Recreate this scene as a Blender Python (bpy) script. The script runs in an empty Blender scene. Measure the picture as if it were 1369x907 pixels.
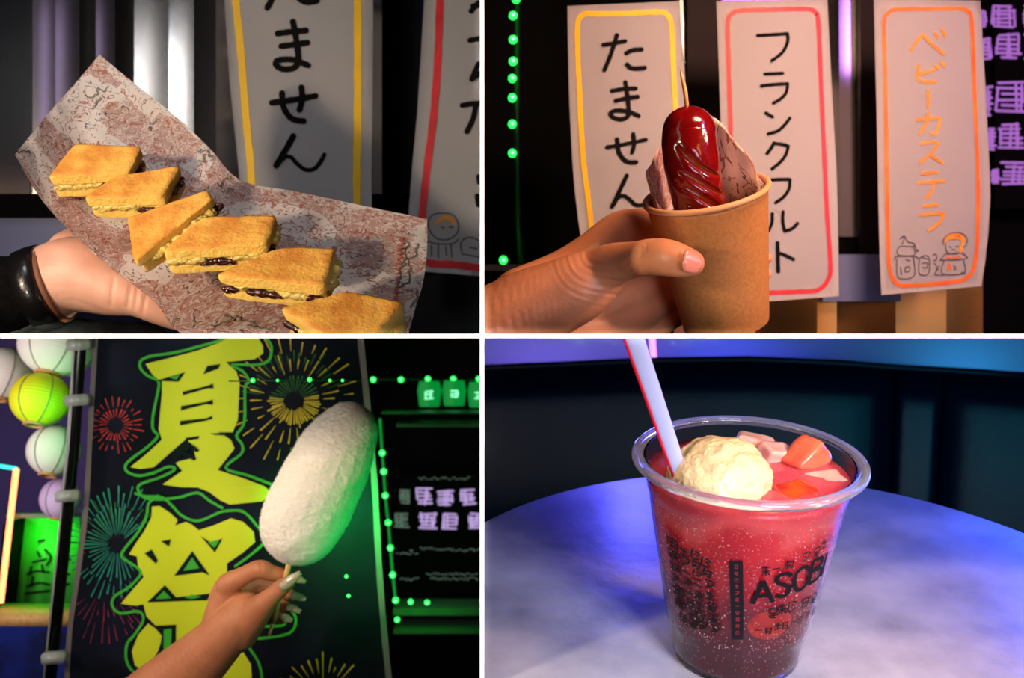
import bpy, bmesh, math, random
from mathutils import Vector, Matrix, noise
from mathutils.geometry import tessellate_polygon
R = math.radians
SC = bpy.context.scene
COL = SC.collection
F = 1500.0          # focal length in pixels of the 1369 px wide frame
CX, CY = 644.5, 449.5   # principal point (lens shift), where the two partition boards cross
# ------------------------------------------------------------------ camera
cd = bpy.data.cameras.new('camera'); cam = bpy.data.objects.new('camera', cd); COL.objects.link(cam)
cam.rotation_euler = (R(90), 0, 0)
cd.sensor_fit = 'HORIZONTAL'; cd.sensor_width = 36.0; cd.lens = 36.0*F/1369
cd.shift_x = (684.5-CX)/1369; cd.shift_y = -(453.5-CY)/1369
cd.clip_start = 0.01; cd.clip_end = 50
cd.dof.use_dof = True; cd.dof.focus_distance = 0.66; cd.dof.aperture_fstop = 11.0
SC.camera = cam
SC.view_settings.view_transform = 'Standard'; SC.view_settings.look = 'None'
SC.view_settings.gamma = 1; SC.view_settings.use_curve_mapping = False
SC.view_settings.exposure = 0.0

def P(px, py, d):                       # point seen at a pixel of the photograph, d metres in front of the camera
    return Vector(((px-CX)*d/F, d, -(py-CY)*d/F))
def lin(c):
    c = c/255.0
    return c/12.92 if c <= 0.04045 else ((c+0.055)/1.055)**2.4
def rgb(r, g, b): return (lin(r), lin(g), lin(b), 1.0)

W = bpy.data.worlds.new('world'); SC.world = W; W.use_nodes = True
W.node_tree.nodes['Background'].inputs[0].default_value = (0.25, 0.28, 0.5, 1)
W.node_tree.nodes['Background'].inputs[1].default_value = 0.012

def area(name, loc, target, size, power, col, sizey=None, spread=180):
    l = bpy.data.lights.new(name, 'AREA'); l.energy = power; l.color = col[:3]
    l.size = size
    if sizey: l.shape = 'RECTANGLE'; l.size_y = sizey
    l.spread = R(spread)
    o = bpy.data.objects.new(name, l); COL.objects.link(o); o.location = loc
    o.rotation_euler = (Vector(target)-Vector(loc)).to_track_quat('-Z', 'Y').to_euler()
    return o
def spot(name, loc, target, power, col, angle=60, size=0.02, blend=0.5):
    l = bpy.data.lights.new(name, 'SPOT'); l.energy = power; l.color = col[:3]
    l.spot_size = R(angle); l.spot_blend = blend; l.shadow_soft_size = size
    o = bpy.data.objects.new(name, l); COL.objects.link(o); o.location = loc
    o.rotation_euler = (Vector(target)-Vector(loc)).to_track_quat('-Z', 'Y').to_euler()
    return o
# lights of the sandwich booth (upper left)
area('lamp_sandwich_key', (-0.56, 0.22, 0.13), P(250, 300, .72), 0.05, 1.35, (1.0, .78, .54), spread=100)
area('lamp_sandwich_poster', (-0.30, 0.55, 0.36), P(400, 120, .85), 0.10, 0.26, (.93, .95, 1.0), spread=110)
# sausage booth (upper right)
area('lamp_sausage_key', (0.58, 0.36, 0.27), P(960, 260, .72), 0.06, 0.85, (1.0, .66, .38), spread=100)
area('lamp_sausage_poster', (0.30, 0.50, 0.42), P(1080, 200, .95), 0.12, 2.7, (1.0, .57, .35), spread=120)
# candy floss booth (lower left)
area('lamp_floss_key', (-0.34, 0.34, -0.03), P(430, 650, .85), 0.04, 0.22, (1.0, .84, .66), spread=90)
area('lamp_floss_green', (-0.025, 0.80, -0.19), P(470, 650, .87), 0.06, 0.055, (.02, 1.0, .16), spread=140)
area('hidden_banner_green', P(440, 690, .93), P(478, 690, 1.02), 0.03, 0.35, (.02, 1.0, .12), spread=120)  # unseen green light, added behind the floss to tint the banner
area('lamp_banner_yellow', (-0.30, 0.75, -0.015), P(240, 640, 1.0), 0.05, 0.24, (.92, 1.0, .70), spread=120)
area('lamp_lantern_left', (-0.70, 0.75, -0.10), P(60, 560, 1.1), 0.08, 0.75, (1.0, .80, .85), spread=120)
area('lamp_lantern_green', (-0.40, 1.02, -0.08), P(60, 560, 1.15), 0.04, 0.035, (.03, 1.0, .25), spread=140)
# drink booth (lower right)
area('lamp_table_front', (0.20, 0.30, -0.02), P(1000, 830, .62), 0.12, 0.42, (.80, .78, 1.0), spread=90)
area('lamp_drink_key', (0.30, 0.42, -0.03), P(985, 640, .60), 0.04, 0.055, (1.0, .93, .82), spread=80)
area('lamp_blue_right', (0.47, 0.80, -0.08), P(1330, 740, .72), 0.10, 0.75, (.03, .10, 1.0), spread=150)
area('lamp_blue_back', (0.12, 0.90, -0.06), P(840, 700, .72), 0.04, 0.17, (.10, .10, 1.0), spread=130)
area('lamp_wall_blue', P(985, 545, 1.44), P(985, 462, 1.55), 0.10, 0.22, (.08, .12, 1.0), spread=160)
area('lamp_wall_purple', P(735, 548, 1.44), P(735, 462, 1.55), 0.14, 0.22, (.26, .20, 1.0), spread=160)
# unseen narrow-beam strips, added to brighten only the white front edges of the two partition boards
area('added_strip_upright', (0.0, -0.03, 0.0), (0, .6, 0), 0.003, 0.010, (1, 1, 1), sizey=0.62, spread=1)
area('added_strip_level', (0.016, -0.03, 0.0), (.016, .6, 0), 0.62, 0.010, (1, 1, 1), sizey=0.003, spread=1)

# ------------------------------------------------------------------ materials
def mat(name, c, rough=.6, metal=0., bump=0., bscale=200., c2=None, cscale=8., sss=0., sssr=(1,.3,.15), sssscale=.004,
        coat=0., spec=.5, emit=None, estr=0., trans=0., ior=1.45, detail=4., aniso=None, ramp=(.35,.65), alpha=1., sheen=0.):
    m = bpy.data.materials.new(name); m.use_nodes = True
    nt = m.node_tree; b = nt.nodes['Principled BSDF']; I = b.inputs
    I['Base Color'].default_value = c; I['Roughness'].default_value = rough; I['Metallic'].default_value = metal
    I['Specular IOR Level'].default_value = spec; I['Coat Weight'].default_value = coat; I['Coat Roughness'].default_value = .08
    I['IOR'].default_value = ior; I['Transmission Weight'].default_value = trans; I['Alpha'].default_value = alpha
    I['Sheen Weight'].default_value = sheen
    if sss: I['Subsurface Weight'].default_value = sss; I['Subsurface Radius'].default_value = sssr; I['Subsurface Scale'].default_value = sssscale
    if emit: I['Emission Color'].default_value = emit; I['Emission Strength'].default_value = estr
    tc = nt.nodes.new('ShaderNodeTexCoord')
    vec = tc.outputs['Object']
    if aniso:
        mp = nt.nodes.new('ShaderNodeMapping'); mp.inputs['Scale'].default_value = aniso
        nt.links.new(vec, mp.inputs[0]); vec = mp.outputs[0]
    if c2:
        n = nt.nodes.new('ShaderNodeTexNoise'); n.inputs['Scale'].default_value = cscale; n.inputs['Detail'].default_value = detail
        nt.links.new(vec, n.inputs['Vector'])
        r = nt.nodes.new('ShaderNodeValToRGB'); r.color_ramp.elements[0].color = c; r.color_ramp.elements[1].color = c2
        r.color_ramp.elements[0].position, r.color_ramp.elements[1].position = ramp
        nt.links.new(n.outputs[0], r.inputs[0]); nt.links.new(r.outputs[0], I['Base Color'])
    if bump:
        n = nt.nodes.new('ShaderNodeTexNoise'); n.inputs['Scale'].default_value = bscale; n.inputs['Detail'].default_value = 5
        nt.links.new(vec, n.inputs['Vector'])
        bp = nt.nodes.new('ShaderNodeBump'); bp.inputs['Strength'].default_value = 1.0; bp.inputs['Distance'].default_value = bump
        nt.links.new(n.outputs[0], bp.inputs['Height']); nt.links.new(bp.outputs[0], I['Normal'])
    return m
def glow(name, c, s):
    return mat(name, (0.02, .02, .02, 1), emit=c, estr=s)
M = {}
M['ink'] = mat('black_marker_ink', rgb(12, 10, 10), .8, spec=.1)
M['greyink'] = mat('thin_marker_ink', rgb(95, 88, 72), .6)
M['pencil'] = mat('pencil_line', rgb(70, 66, 66), .7)
M['paper'] = mat('sign_paper', rgb(205, 200, 200), .75, bump=.00015, bscale=60)
M['yellowline'] = mat('yellow_marker', rgb(226, 176, 6), .6, c2=rgb(238, 190, 20), cscale=40)
M['redline'] = mat('red_marker', rgb(180, 8, 26), .5, c2=rgb(206, 26, 38), cscale=50)
M['orangeline'] = mat('orange_marker', rgb(214, 92, 10), .6, c2=rgb(224, 120, 30), cscale=35)
M['orangetext'] = mat('light_orange_marker', rgb(206, 122, 10), .6, c2=rgb(222, 148, 30), cscale=60)
M['black'] = mat('black_panel', rgb(3, 3, 4), .8, spec=.1)
M['darkbrown'] = mat('dark_brown_panel', rgb(26, 16, 12), .6, spec=.15)
M['board'] = mat('partition_face', rgb(6, 6, 7), .9, spec=.1)
M['edge'] = mat('white_board_edge', rgb(250, 250, 250), .8, spec=.0)
M['sleeve'] = mat('black_fabric', rgb(4, 4, 5), .95, bump=.0004, bscale=400, spec=.1, c2=rgb(10, 10, 12), cscale=200)
M['skin'] = mat('skin', rgb(216, 160, 140), .48, sss=.25, bump=.00018, bscale=500, c2=rgb(230, 178, 158), cscale=45, ramp=(.3, .7))
M['skin_tan'] = mat('skin_tan', rgb(200, 128, 88), .42, sss=.2, bump=.00018, bscale=480, c2=rgb(214, 142, 104), cscale=40, ramp=(.3, .7))
M['skin_fair'] = mat('skin_fair', rgb(172, 106, 72), .56, sss=.2, bump=.00018, bscale=480, c2=rgb(192, 122, 86), cscale=40, ramp=(.3, .7))
M['nail'] = mat('nail', rgb(214, 128, 108), .3, coat=.3)
M['glitter'] = mat('glitter_nail', rgb(205, 160, 140), .2, coat=.6, c2=rgb(120, 160, 130), cscale=900, bump=.0003, bscale=1500)
M['leather'] = mat('black_leather_band', rgb(16, 15, 17), .3, bump=.0003, bscale=300, coat=.4)
M['tanedge'] = mat('brown_band_lining', rgb(120, 74, 52), .6)
M['steelblue'] = mat('blue_bead', rgb(60, 60, 110), .25, metal=.6)
M['bread'] = mat('sponge_crust', rgb(204, 128, 42), .62, sss=.15, sssr=(1, .6, .2), bump=.0009, bscale=330, c2=rgb(240, 180, 78), cscale=55, detail=6)
M['crumb'] = mat('sponge_crumb', rgb(246, 198, 90), .7, sss=.2, sssr=(1, .7, .3), bump=.001, bscale=420, c2=rgb(246, 208, 110), cscale=200)
M['spot'] = mat('browned_spot', rgb(130, 62, 18), .5, coat=.2)
M['custard'] = mat('custard_cream', rgb(246, 210, 110), .35, sss=.4, sssr=(1, .8, .4), coat=.4, bump=.001, bscale=220)
M['bean'] = mat('red_bean_paste', rgb(72, 20, 14), .2, coat=.8, bump=.0016, bscale=380, c2=rgb(40, 8, 8), cscale=300)
M['kraft'] = mat('kraft_paper', rgb(180, 118, 62), .68, bump=.00012, bscale=900, c2=rgb(164, 104, 50), cscale=420, detail=8)
M['kraftrim'] = mat('kraft_rim', rgb(205, 148, 100), .5)
M['wood'] = mat('skewer_wood', rgb(222, 176, 112), .5, c2=rgb(200, 150, 88), cscale=300)
M['neon_orange'] = glow('orange_neon', (1, .30, .10, 1), 3.5)
M['neon_teal'] = glow('teal_neon', (.05, .9, .75, 1), 1.5)
M['neon_pink'] = glow('pink_neon', (.75, .22, 1, 1), 2.6)
M['led'] = glow('green_led', (.02, 1.0, .10, 1), 2.2)
M['ledcore'] = glow('pale_led_core', (.35, 1.0, .5, 1), 3)
M['ledwire'] = mat('led_cable', rgb(10, 70, 25), .3, trans=.2)
M['purplesign'] = glow('lit_purple_lettering', (.50, .17, .72, 1), .75)
M['violetsign'] = glow('lit_violet_lettering', (.52, .36, .74, 1), .95)
M['signdim'] = glow('dim_lettering', (.10, .16, .12, 1), .8)
M['greenglow'] = glow('green_lit_cup', (.0, .30, .04, 1), .8)
M['greenwhite'] = glow('white_green_lettering', (.25, 1, .50, 1), 1.6)
M['banner'] = mat('banner_cloth', rgb(26, 30, 52), .75, c2=rgb(14, 18, 30), cscale=9, spec=.2)
M['yg'] = mat('yellow_green_print', rgb(184, 192, 6), .7)
M['gline'] = mat('green_print', rgb(40, 150, 30), .7)
M['print_and_shadow'] = mat('dark_print', rgb(10, 24, 22), .8, spec=.1)  # also used for the shadows painted inside the display box
M['fw_red'] = mat('red_firework_print', rgb(190, 40, 26), .7)
M['fw_yel'] = mat('yellow_firework_print', rgb(190, 160, 16), .7)
M['fw_grn'] = mat('green_firework_print', rgb(24, 92, 30), .7)
M['fw_teal'] = mat('teal_firework_print', rgb(16, 130, 112), .7)
M['fw_pink'] = mat('pink_firework_print', rgb(110, 24, 60), .7)
M['hem'] = mat('banner_hem', rgb(104, 92, 98), .8, bump=.0008, bscale=160)
M['pole'] = mat('banner_pole', rgb(18, 20, 20), .2, metal=.7)
M['clip'] = mat('clip_and_pole_highlight', rgb(150, 156, 152), .3, alpha=.7)  # also the pale line modelled as the pole's highlight
M['lantern_w'] = mat('white_lantern_paper', rgb(235, 228, 222), .7)
M['lantern_y'] = mat('yellow_lantern_paper', rgb(226, 222, 20), .7)
M['lantern_p'] = mat('lilac_lantern_paper', rgb(220, 190, 240), .7)
M['floss'] = mat('spun_sugar', rgb(252, 246, 236), .6, sss=.6, sssr=(1, .9, .8), sssscale=.008, bump=.0010, bscale=900, sheen=.5)
M['fibre'] = mat('sugar_fibre', rgb(250, 244, 236), .5, sheen=.3)
M['table'] = None
M['sofa'] = mat('navy_leather', rgb(5, 12, 38), .42, bump=.0004, bscale=120, spec=.3)
M['wallpaint'] = mat('pale_wall_paint', rgb(176, 172, 196), .8)
M['clear'] = mat('clear_plastic', (1, 1, 1, 1), .03, trans=1., ior=1.16, spec=.4)
M['straw'] = mat('white_straw', rgb(176, 184, 222), .25, sss=.3, sssr=(.6, .7, 1), coat=.4)
M['strawred'] = mat('red_straw_stripe', rgb(200, 24, 50), .3)
M['icecream'] = mat('vanilla_ice_cream', rgb(232, 206, 152), .4, sss=.4, sssr=(1, .85, .6), coat=.25, bump=.0035, bscale=150)
M['papaya'] = mat('orange_fruit', rgb(250, 104, 74), .22, sss=.6, sssr=(1, .4, .2), coat=.7, c2=rgb(252, 130, 92), cscale=80, bump=.0006, bscale=160)
M['peach'] = mat('pale_fruit', rgb(226, 158, 140), .25, sss=.6, sssr=(1, .5, .4), coat=.7, c2=rgb(240, 196, 180), cscale=70, bump=.0008, bscale=160)
M['amber'] = mat('amber_fruit', rgb(214, 84, 30), .2, sss=.5, coat=.7, c2=rgb(180, 40, 40), cscale=90)
M['cupink'] = mat('cup_ink', rgb(20, 16, 20), .6, spec=.2)
M['plasticdark'] = mat('smoked_label', rgb(26, 22, 26), .5, spec=.2)
M['bubble'] = mat('fizz_bubble', rgb(255, 176, 176), .15, coat=1., sss=.3)

def steelmat(name, c, rough=.22):
    m = mat(name, c, rough, metal=1., aniso=(6, 6, 260))
    nt = m.node_tree; b = nt.nodes['Principled BSDF']
    n = nt.nodes.new('ShaderNodeTexNoise'); n.inputs['Scale'].default_value = 6
    mp = [x for x in nt.nodes if x.type == 'MAPPING'][0]
    nt.links.new(mp.outputs[0], n.inputs['Vector'])
    mr = nt.nodes.new('ShaderNodeMapRange'); mr.inputs[3].default_value = rough*.75; mr.inputs[4].default_value = rough*1.3
    nt.links.new(n.outputs[0], mr.inputs[0]); nt.links.new(mr.outputs[0], b.inputs['Roughness'])
    return m
M['steel'] = steelmat('brushed_steel', rgb(180, 178, 178), .19)
M['steel_warm'] = steelmat('brushed_steel_warm', rgb(196, 146, 88), .3)

def wrapmat(name, base, tint, dark, scale=1.0):
    """off-white greaseproof paper printed all over with rust scribbles"""
    m = mat(name, base, .5, spec=.35)
    nt = m.node_tree; L = nt.links; b = nt.nodes['Principled BSDF']
    tc = [x for x in nt.nodes if x.type == 'TEX_COORD'][0]
    uv = tc.outputs['UV']
    def N(t, **k):
        n = nt.nodes.new(t)
        for a, v in k.items(): n.inputs[a].default_value = v
        return n
    def math_(op, a, bb=None, v=None):
        n = nt.nodes.new('ShaderNodeMath'); n.operation = op; L.new(a, n.inputs[0])
        if bb is not None: L.new(bb, n.inputs[1])
        elif v is not None: n.inputs[1].default_value = v
        return n.outputs[0]
    def mix(f, a, c):
        n = nt.nodes.new('ShaderNodeMix'); n.data_type = 'RGBA'
        L.new(f, n.inputs[0])
        if isinstance(a, tuple): n.inputs[6].default_value = a
        else: L.new(a, n.inputs[6])
        n.inputs[7].default_value = c
        return n.outputs[2]
    blocks = N('ShaderNodeTexVoronoi', Scale=5.0*scale); blocks.distance = 'CHEBYCHEV'; L.new(uv, blocks.inputs['Vector'])
    sep = nt.nodes.new('ShaderNodeSeparateColor'); L.new(blocks.outputs['Color'], sep.inputs[0])
    tintf = math_('GREATER_THAN', sep.outputs[0], v=.42)
    # scribbles: thin contour lines of a distorted noise
    def lines(sc, lo, wid, det=2., dist=1.2):
        n = N('ShaderNodeTexNoise', Scale=sc*scale, Detail=det, Distortion=dist); L.new(uv, n.inputs['Vector'])
        a = math_('SUBTRACT', n.outputs[0], v=lo); a = math_('ABSOLUTE', a)
        return math_('LESS_THAN', a, v=wid)
    l1 = lines(17, .5, .030); l2 = lines(26, .48, .040); l3 = lines(26, .58, .020, 1.)
    clump = N('ShaderNodeTexNoise', Scale=9*scale, Detail=2.); L.new(uv, clump.inputs['Vector'])
    cf = math_('GREATER_THAN', clump.outputs[0], v=.50)
    cf2 = math_('LESS_THAN', clump.outputs[0], v=.46)
    tf = math_('MULTIPLY', tintf, v=.62)
    c = mix(tf, base, tint)
    inv = math_('MULTIPLY', tintf, math_('MULTIPLY', l2, v=.75))
    c = mix(inv, c, base)
    notint = math_('SUBTRACT', math_('MULTIPLY', tintf, v=-1.), v=-1.)
    a1 = math_('MULTIPLY', math_('MULTIPLY', l1, cf), v=.85)
    c = mix(a1, c, tint)
    a2 = math_('MULTIPLY', math_('MULTIPLY', l3, cf2), v=.8)
    c = mix(a2, c, dark)
    L.new(c, b.inputs['Base Color'])
    return m
M['wrap'] = wrapmat('printed_greaseproof_paper', rgb(240, 228, 222), rgb(176, 98, 76), rgb(60, 48, 50))
M['wrap2'] = wrapmat('printed_cup_liner', rgb(250, 226, 214), rgb(196, 110, 88), rgb(54, 34, 34), .6)

def tablemat():
    m = mat('mottled_stone_laminate', rgb(150, 148, 160), .5, bump=.0006, bscale=75, c2=rgb(200, 198, 206), cscale=20, detail=12, ramp=(.32, .68))
    return m
M['table'] = tablemat()

# ------------------------------------------------------------------ object helpers
T = 0.00125      # half thickness of the partition boards (7 px wide at 0.6 m)
BOOTH = {1: (-1, 1), 2: (1, 1), 3: (-1, -1), 4: (1, -1)}
def clip(bm, booth):
    if not booth: return
    sx, sz = BOOTH[booth]
    for ax, s in ((0, sx), (2, sz)):
        if any(v.co[ax]*s < T for v in bm.verts):
            co = Vector((0, 0, 0)); co[ax] = s*(T+.0001)
            no = Vector((0, 0, 0)); no[ax] = -s
            bmesh.ops.bisect_plane(bm, geom=bm.verts[:]+bm.edges[:]+bm.faces[:], plane_co=co, plane_no=no, clear_outer=True, dist=1e-7)
def obj(name, bm, m, parent=None, booth=0, smooth=True, loc=None, keep=False):
    clip(bm, booth)
    me = bpy.data.meshes.new(name)
    if parent is not None: off = Vector(parent['_w'])
    elif loc is not None: off = Vector(loc)
    else:
        zs = [v.co for v in bm.verts]
        off = Vector((sum(v.x for v in zs)/len(zs), sum(v.y for v in zs)/len(zs), min(v.z for v in zs))) if zs else Vector()
    bmesh.ops.translate(bm, vec=-off, verts=bm.verts)
    for f in bm.faces: f.smooth = smooth
    bm.to_mesh(me); bm.free()
    for mm in (m if isinstance(m, (list, tuple)) else [m]): me.materials.append(mm)
    o = bpy.data.objects.new(name, me); COL.objects.link(o)
    o['_w'] = tuple(off)
    if parent is not None: o.parent = parent
    else: o.location = off
    return o
def thing(name, loc):
    o = bpy.data.objects.new(name, None); COL.objects.link(o); o.location = loc; o['_w'] = tuple(loc); o.empty_display_size = .01
    return o
def tag(o, label=None, cat=None, group=None, kind=None):
    if label: o['label'] = label
    if cat: o['category'] = cat
    if group: o['group'] = group
    if kind: o['kind'] = kind
    return o
def add_box(bm, c, s, rot=None):
    r = bmesh.ops.create_cube(bm, size=1.0)
    mt = Matrix.Translation(Vector(c)) @ (rot.to_4x4() if rot else Matrix.Identity(4)) @ Matrix.Diagonal((s[0], s[1], s[2], 1))
    bmesh.ops.transform(bm, matrix=mt, verts=r['verts']); return r['verts']
def add_ball(bm, c, r, seg=16, ring=10, mt=None):
    q = bmesh.ops.create_uvsphere(bm, u_segments=seg, v_segments=ring, radius=1.0)
    if isinstance(r, (int, float)): r = (r, r, r)
    m_ = Matrix.Translation(Vector(c)) @ (mt.to_4x4() if mt else Matrix.Identity(4)) @ Matrix.Diagonal((r[0], r[1], r[2], 1))
    bmesh.ops.transform(bm, matrix=m_, verts=q['verts']); return q['verts']
def frame(axis, hint=Vector((0, 1, 0))):
    z = Vector(axis).normalized(); x = hint.cross(z)
    if x.length < 1e-4: x = Vector((1, 0, 0)).cross(z)
    x.normalize(); y = z.cross(x)
    return Matrix((x, y, z)).transposed()
def tube(bm, pts, rad, seg=10, cap=True):
    pts = [Vector(p) for p in pts]; n = len(pts)
    if isinstance(rad, (int, float)): rad = [rad]*n
    rings = []
    up = Vector((0, 1, .01))
    for i, p in enumerate(pts):
        d = (pts[min(i+1, n-1)]-pts[max(i-1, 0)])
        m_ = frame(d, up)
        rings.append([bm.verts.new(p + m_ @ Vector((math.cos(a)*rad[i], math.sin(a)*rad[i], 0))) for a in [2*math.pi*k/seg for k in range(seg)]])
    for a, b in zip(rings, rings[1:]):
        for k in range(seg): bm.faces.new((a[k], a[(k+1) % seg], b[(k+1) % seg], b[k]))
    if cap: bm.faces.new(rings[0][::-1]); bm.faces.new(rings[-1])
def lathe(bm, prof, o, m3, seg=64, closed=False):
    rings = []
    for (r, z) in prof:
        rings.append([bm.verts.new(o + m3 @ Vector((r*math.cos(2*math.pi*k/seg), r*math.sin(2*math.pi*k/seg), z))) for k in range(seg)])
    pr = list(zip(rings, rings[1:])) + ([(rings[-1], rings[0])] if closed else [])
    for a, b in pr:
        for k in range(seg): bm.faces.new((a[k], a[(k+1) % seg], b[(k+1) % seg], b[k]))
def smooth_line(pts, n=6):
    """Catmull-Rom through the points"""
    out = []; m = len(pts)
    if m < 3: 
        return [tuple(pts[0][j]+(pts[1][j]-pts[0][j])*t/n for j in range(len(pts[0]))) for t in range(n+1)]
    for i in range(m-1):
        p0, p1, p2, p3 = pts[max(i-1, 0)], pts[i], pts[i+1], pts[min(i+2, m-1)]
        for t in range(n):
            t /= n
            out.append(tuple(.5*((2*p1[j])+(-p0[j]+p2[j])*t+(2*p0[j]-5*p1[j]+4*p2[j]-p3[j])*t*t+(-p0[j]+3*p1[j]-3*p2[j]+p3[j])*t**3) for j in range(len(p1))))
    out.append(tuple(pts[-1])); return out
def stroke(bm, pts, w, surf, lift=.0004, th=.0002, curve=True, taper=False, sub=6):
    """a marker stroke of w px laid on the surface surf(px,py)->depth"""
    pts = smooth_line(pts, sub) if curve else [tuple(p) for p in pts]
    ws = [w/2.0]*len(pts)
    if taper: ws = [w/2*(1-.7*i/(len(pts)-1)) for i in range(len(pts))]
    else: ws = [w/2*(1+.06*math.sin(i*1.7+pts[0][0])) for i in range(len(pts))]
    L, Rr = [], []
    for i, p in enumerate(pts):
        a = pts[max(i-1, 0)]; b = pts[min(i+1, len(pts)-1)]
        dx, dy = b[0]-a[0], b[1]-a[1]; l = math.hypot(dx, dy) or 1; dx /= l; dy /= l
        L.append((p[0]-dy*ws[i], p[1]+dx*ws[i])); Rr.append((p[0]+dy*ws[i], p[1]-dx*ws[i]))
    # round caps
    def capn(c, d, r):
        a0 = math.atan2(d[1], d[0])
        return [(c[0]+r*math.cos(a0+t), c[1]+r*math.sin(a0+t)) for t in (R(-50), 0, R(50))]
    d1 = (pts[-1][0]-pts[-2][0], pts[-1][1]-pts[-2][1]); d0 = (pts[0][0]-pts[1][0], pts[0][1]-pts[1][1])
    vs = lambda q: bm.verts.new(P(q[0], q[1], surf(q[0], q[1])-lift-th))
    Lv = [vs(q) for q in L]; Rv = [vs(q) for q in Rr]
    for i in range(len(Lv)-1): bm.faces.new((Lv[i], Lv[i+1], Rv[i+1], Rv[i]))
    c1 = [vs(q) for q in capn(pts[-1], d1, ws[-1])]; c0 = [vs(q) for q in capn(pts[0], d0, ws[0])]
    bm.faces.new([Rv[-1], Lv[-1]]+c1[::-1]); bm.faces.new([Lv[0], Rv[0]]+c0[::-1])
def poly(bm, pts, surf, lift=.0004, maxlen=14):
    vs = [Vector((p[0], p[1], 0)) for p in pts]
    t = bmesh.new(); tv = [t.verts.new(v) for v in vs]
    for f in tessellate_polygon([vs]):
        try: t.faces.new([tv[i] for i in f])
        except Exception: pass
    for _ in range(5):
        es = [e for e in t.edges if e.calc_length() > maxlen]
        if not es: break
        bmesh.ops.subdivide_edges(t, edges=es, cuts=1, use_grid_fill=False)
    bmesh.ops.triangulate(t, faces=t.faces)
    idx = {}
    for v in t.verts: idx[v.index if False else v] = bm.verts.new(P(v.co.x, v.co.y, surf(v.co.x, v.co.y)-lift))
    for f in t.faces: bm.faces.new([idx[v] for v in f.verts])
    t.free()
def solidify(bm, th):
    g = bmesh.ops.solidify(bm, geom=bm.faces[:], thickness=th)
def sheet(bm, f, nu, nv, uvl=True):
    """f(u,v)->Vector"""
    uvlay = bm.loops.layers.uv.new('uv') if uvl else None
    g = [[bm.verts.new(f(i/nu, j/nv)) for j in range(nv+1)] for i in range(nu+1)]
    for i in range(nu):
        for j in range(nv):
            fc = bm.faces.new((g[i][j], g[i+1][j], g[i+1][j+1], g[i][j+1]))
            if uvl:
                for lp, (a, b) in zip(fc.loops, ((i, j), (i+1, j), (i+1, j+1), (i, j+1))): lp[uvlay].uv = (a/nu, b/nv)
def interp_edge(pts, t):
    """piecewise linear along pts by index"""
    t = max(0, min(1, t))*(len(pts)-1); i = min(int(t), len(pts)-2); f = t-i
    return tuple(pts[i][j]+(pts[i+1][j]-pts[i][j])*f for j in range(len(pts[0])))
def rounded(x0, x1, x2, x3): pass
def apply_mods(o):
    dg = bpy.context.evaluated_depsgraph_get()
    me = bpy.data.meshes.new_from_object(o.evaluated_get(dg)); old = o.data
    o.modifiers.clear(); o.data = me; me.name = old.name; bpy.data.meshes.remove(old)
def ballmesh(balls, seg=12, ring=8):
    V, Fc = [], []
    unit = [(0, 0, 1)]+[(math.sin(math.pi*j/ring)*math.cos(2*math.pi*i/seg), math.sin(math.pi*j/ring)*math.sin(2*math.pi*i/seg), math.cos(math.pi*j/ring)) for j in range(1, ring) for i in range(seg)]+[(0, 0, -1)]
    uf = [(0, 1+i, 1+(i+1) % seg) for i in range(seg)]
    for j in range(ring-2):
        for i in range(seg): a = 1+j*seg; uf.append((a+i, a+seg+i, a+seg+(i+1) % seg, a+(i+1) % seg))
    l = 1+(ring-2)*seg; uf += [(l+i, len(unit)-1, l+(i+1) % seg) for i in range(seg)]
    for (c, r_) in balls:
        n = len(V); V += [(c[0]+x*r_, c[1]+y*r_, c[2]+z*r_) for x, y, z in unit]; Fc += [tuple(n+k for k in f) for f in uf]
    me = bpy.data.meshes.new('balls'); me.from_pydata(V, [], Fc); return me
def organic(name, chains, m, voxel=.0009, smooth=6, parent=None, booth=0, deform=None, blobs=(), clipfirst=True, loc=None):
    """One continuous skin: chains of (px,py,depth,radius px) swept with overlapping balls, fused by a voxel remesh."""
    balls = []
    for ch in chains:
        pts = smooth_line(ch, 5); prev = None
        for (px, py, d, r) in pts:
            c = P(px, py, d); rr = r*d/F
            if prev is not None:
                pc, pr = prev; k = max(1, int((c-pc).length/(min(rr, pr)*.14)))
                balls += [(pc.lerp(c, i/k), pr+(rr-pr)*i/k) for i in range(1, k)]
            balls.append((c, rr)); prev = (c, rr)
    me = ballmesh(balls, 20, 14)
    o = bpy.data.objects.new('tmp', me); COL.objects.link(o)
    r = o.modifiers.new('r', 'REMESH'); r.mode = 'VOXEL'; r.voxel_size = voxel
    s = o.modifiers.new('s', 'SMOOTH'); s.factor = .5; s.iterations = smooth
    bpy.context.view_layer.update()
    dg = bpy.context.evaluated_depsgraph_get()
    me2 = bpy.data.meshes.new_from_object(o.evaluated_get(dg))
    bpy.data.objects.remove(o); bpy.data.meshes.remove(me)
    bm = bmesh.new(); bm.from_mesh(me2); bpy.data.meshes.remove(me2)
    if deform:
        bm.normal_update()
        mv = [(v, deform(v.co, v.normal)) for v in bm.verts]
        for v, q in mv: v.co = q
    return obj(name, bm, m, parent, booth, loc=loc)

def pix(co):        # world point -> photo pixel (used when shaping meshes against measured outlines)
    return (CX+co.x/co.y*F, CY-co.z/co.y*F)
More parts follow.
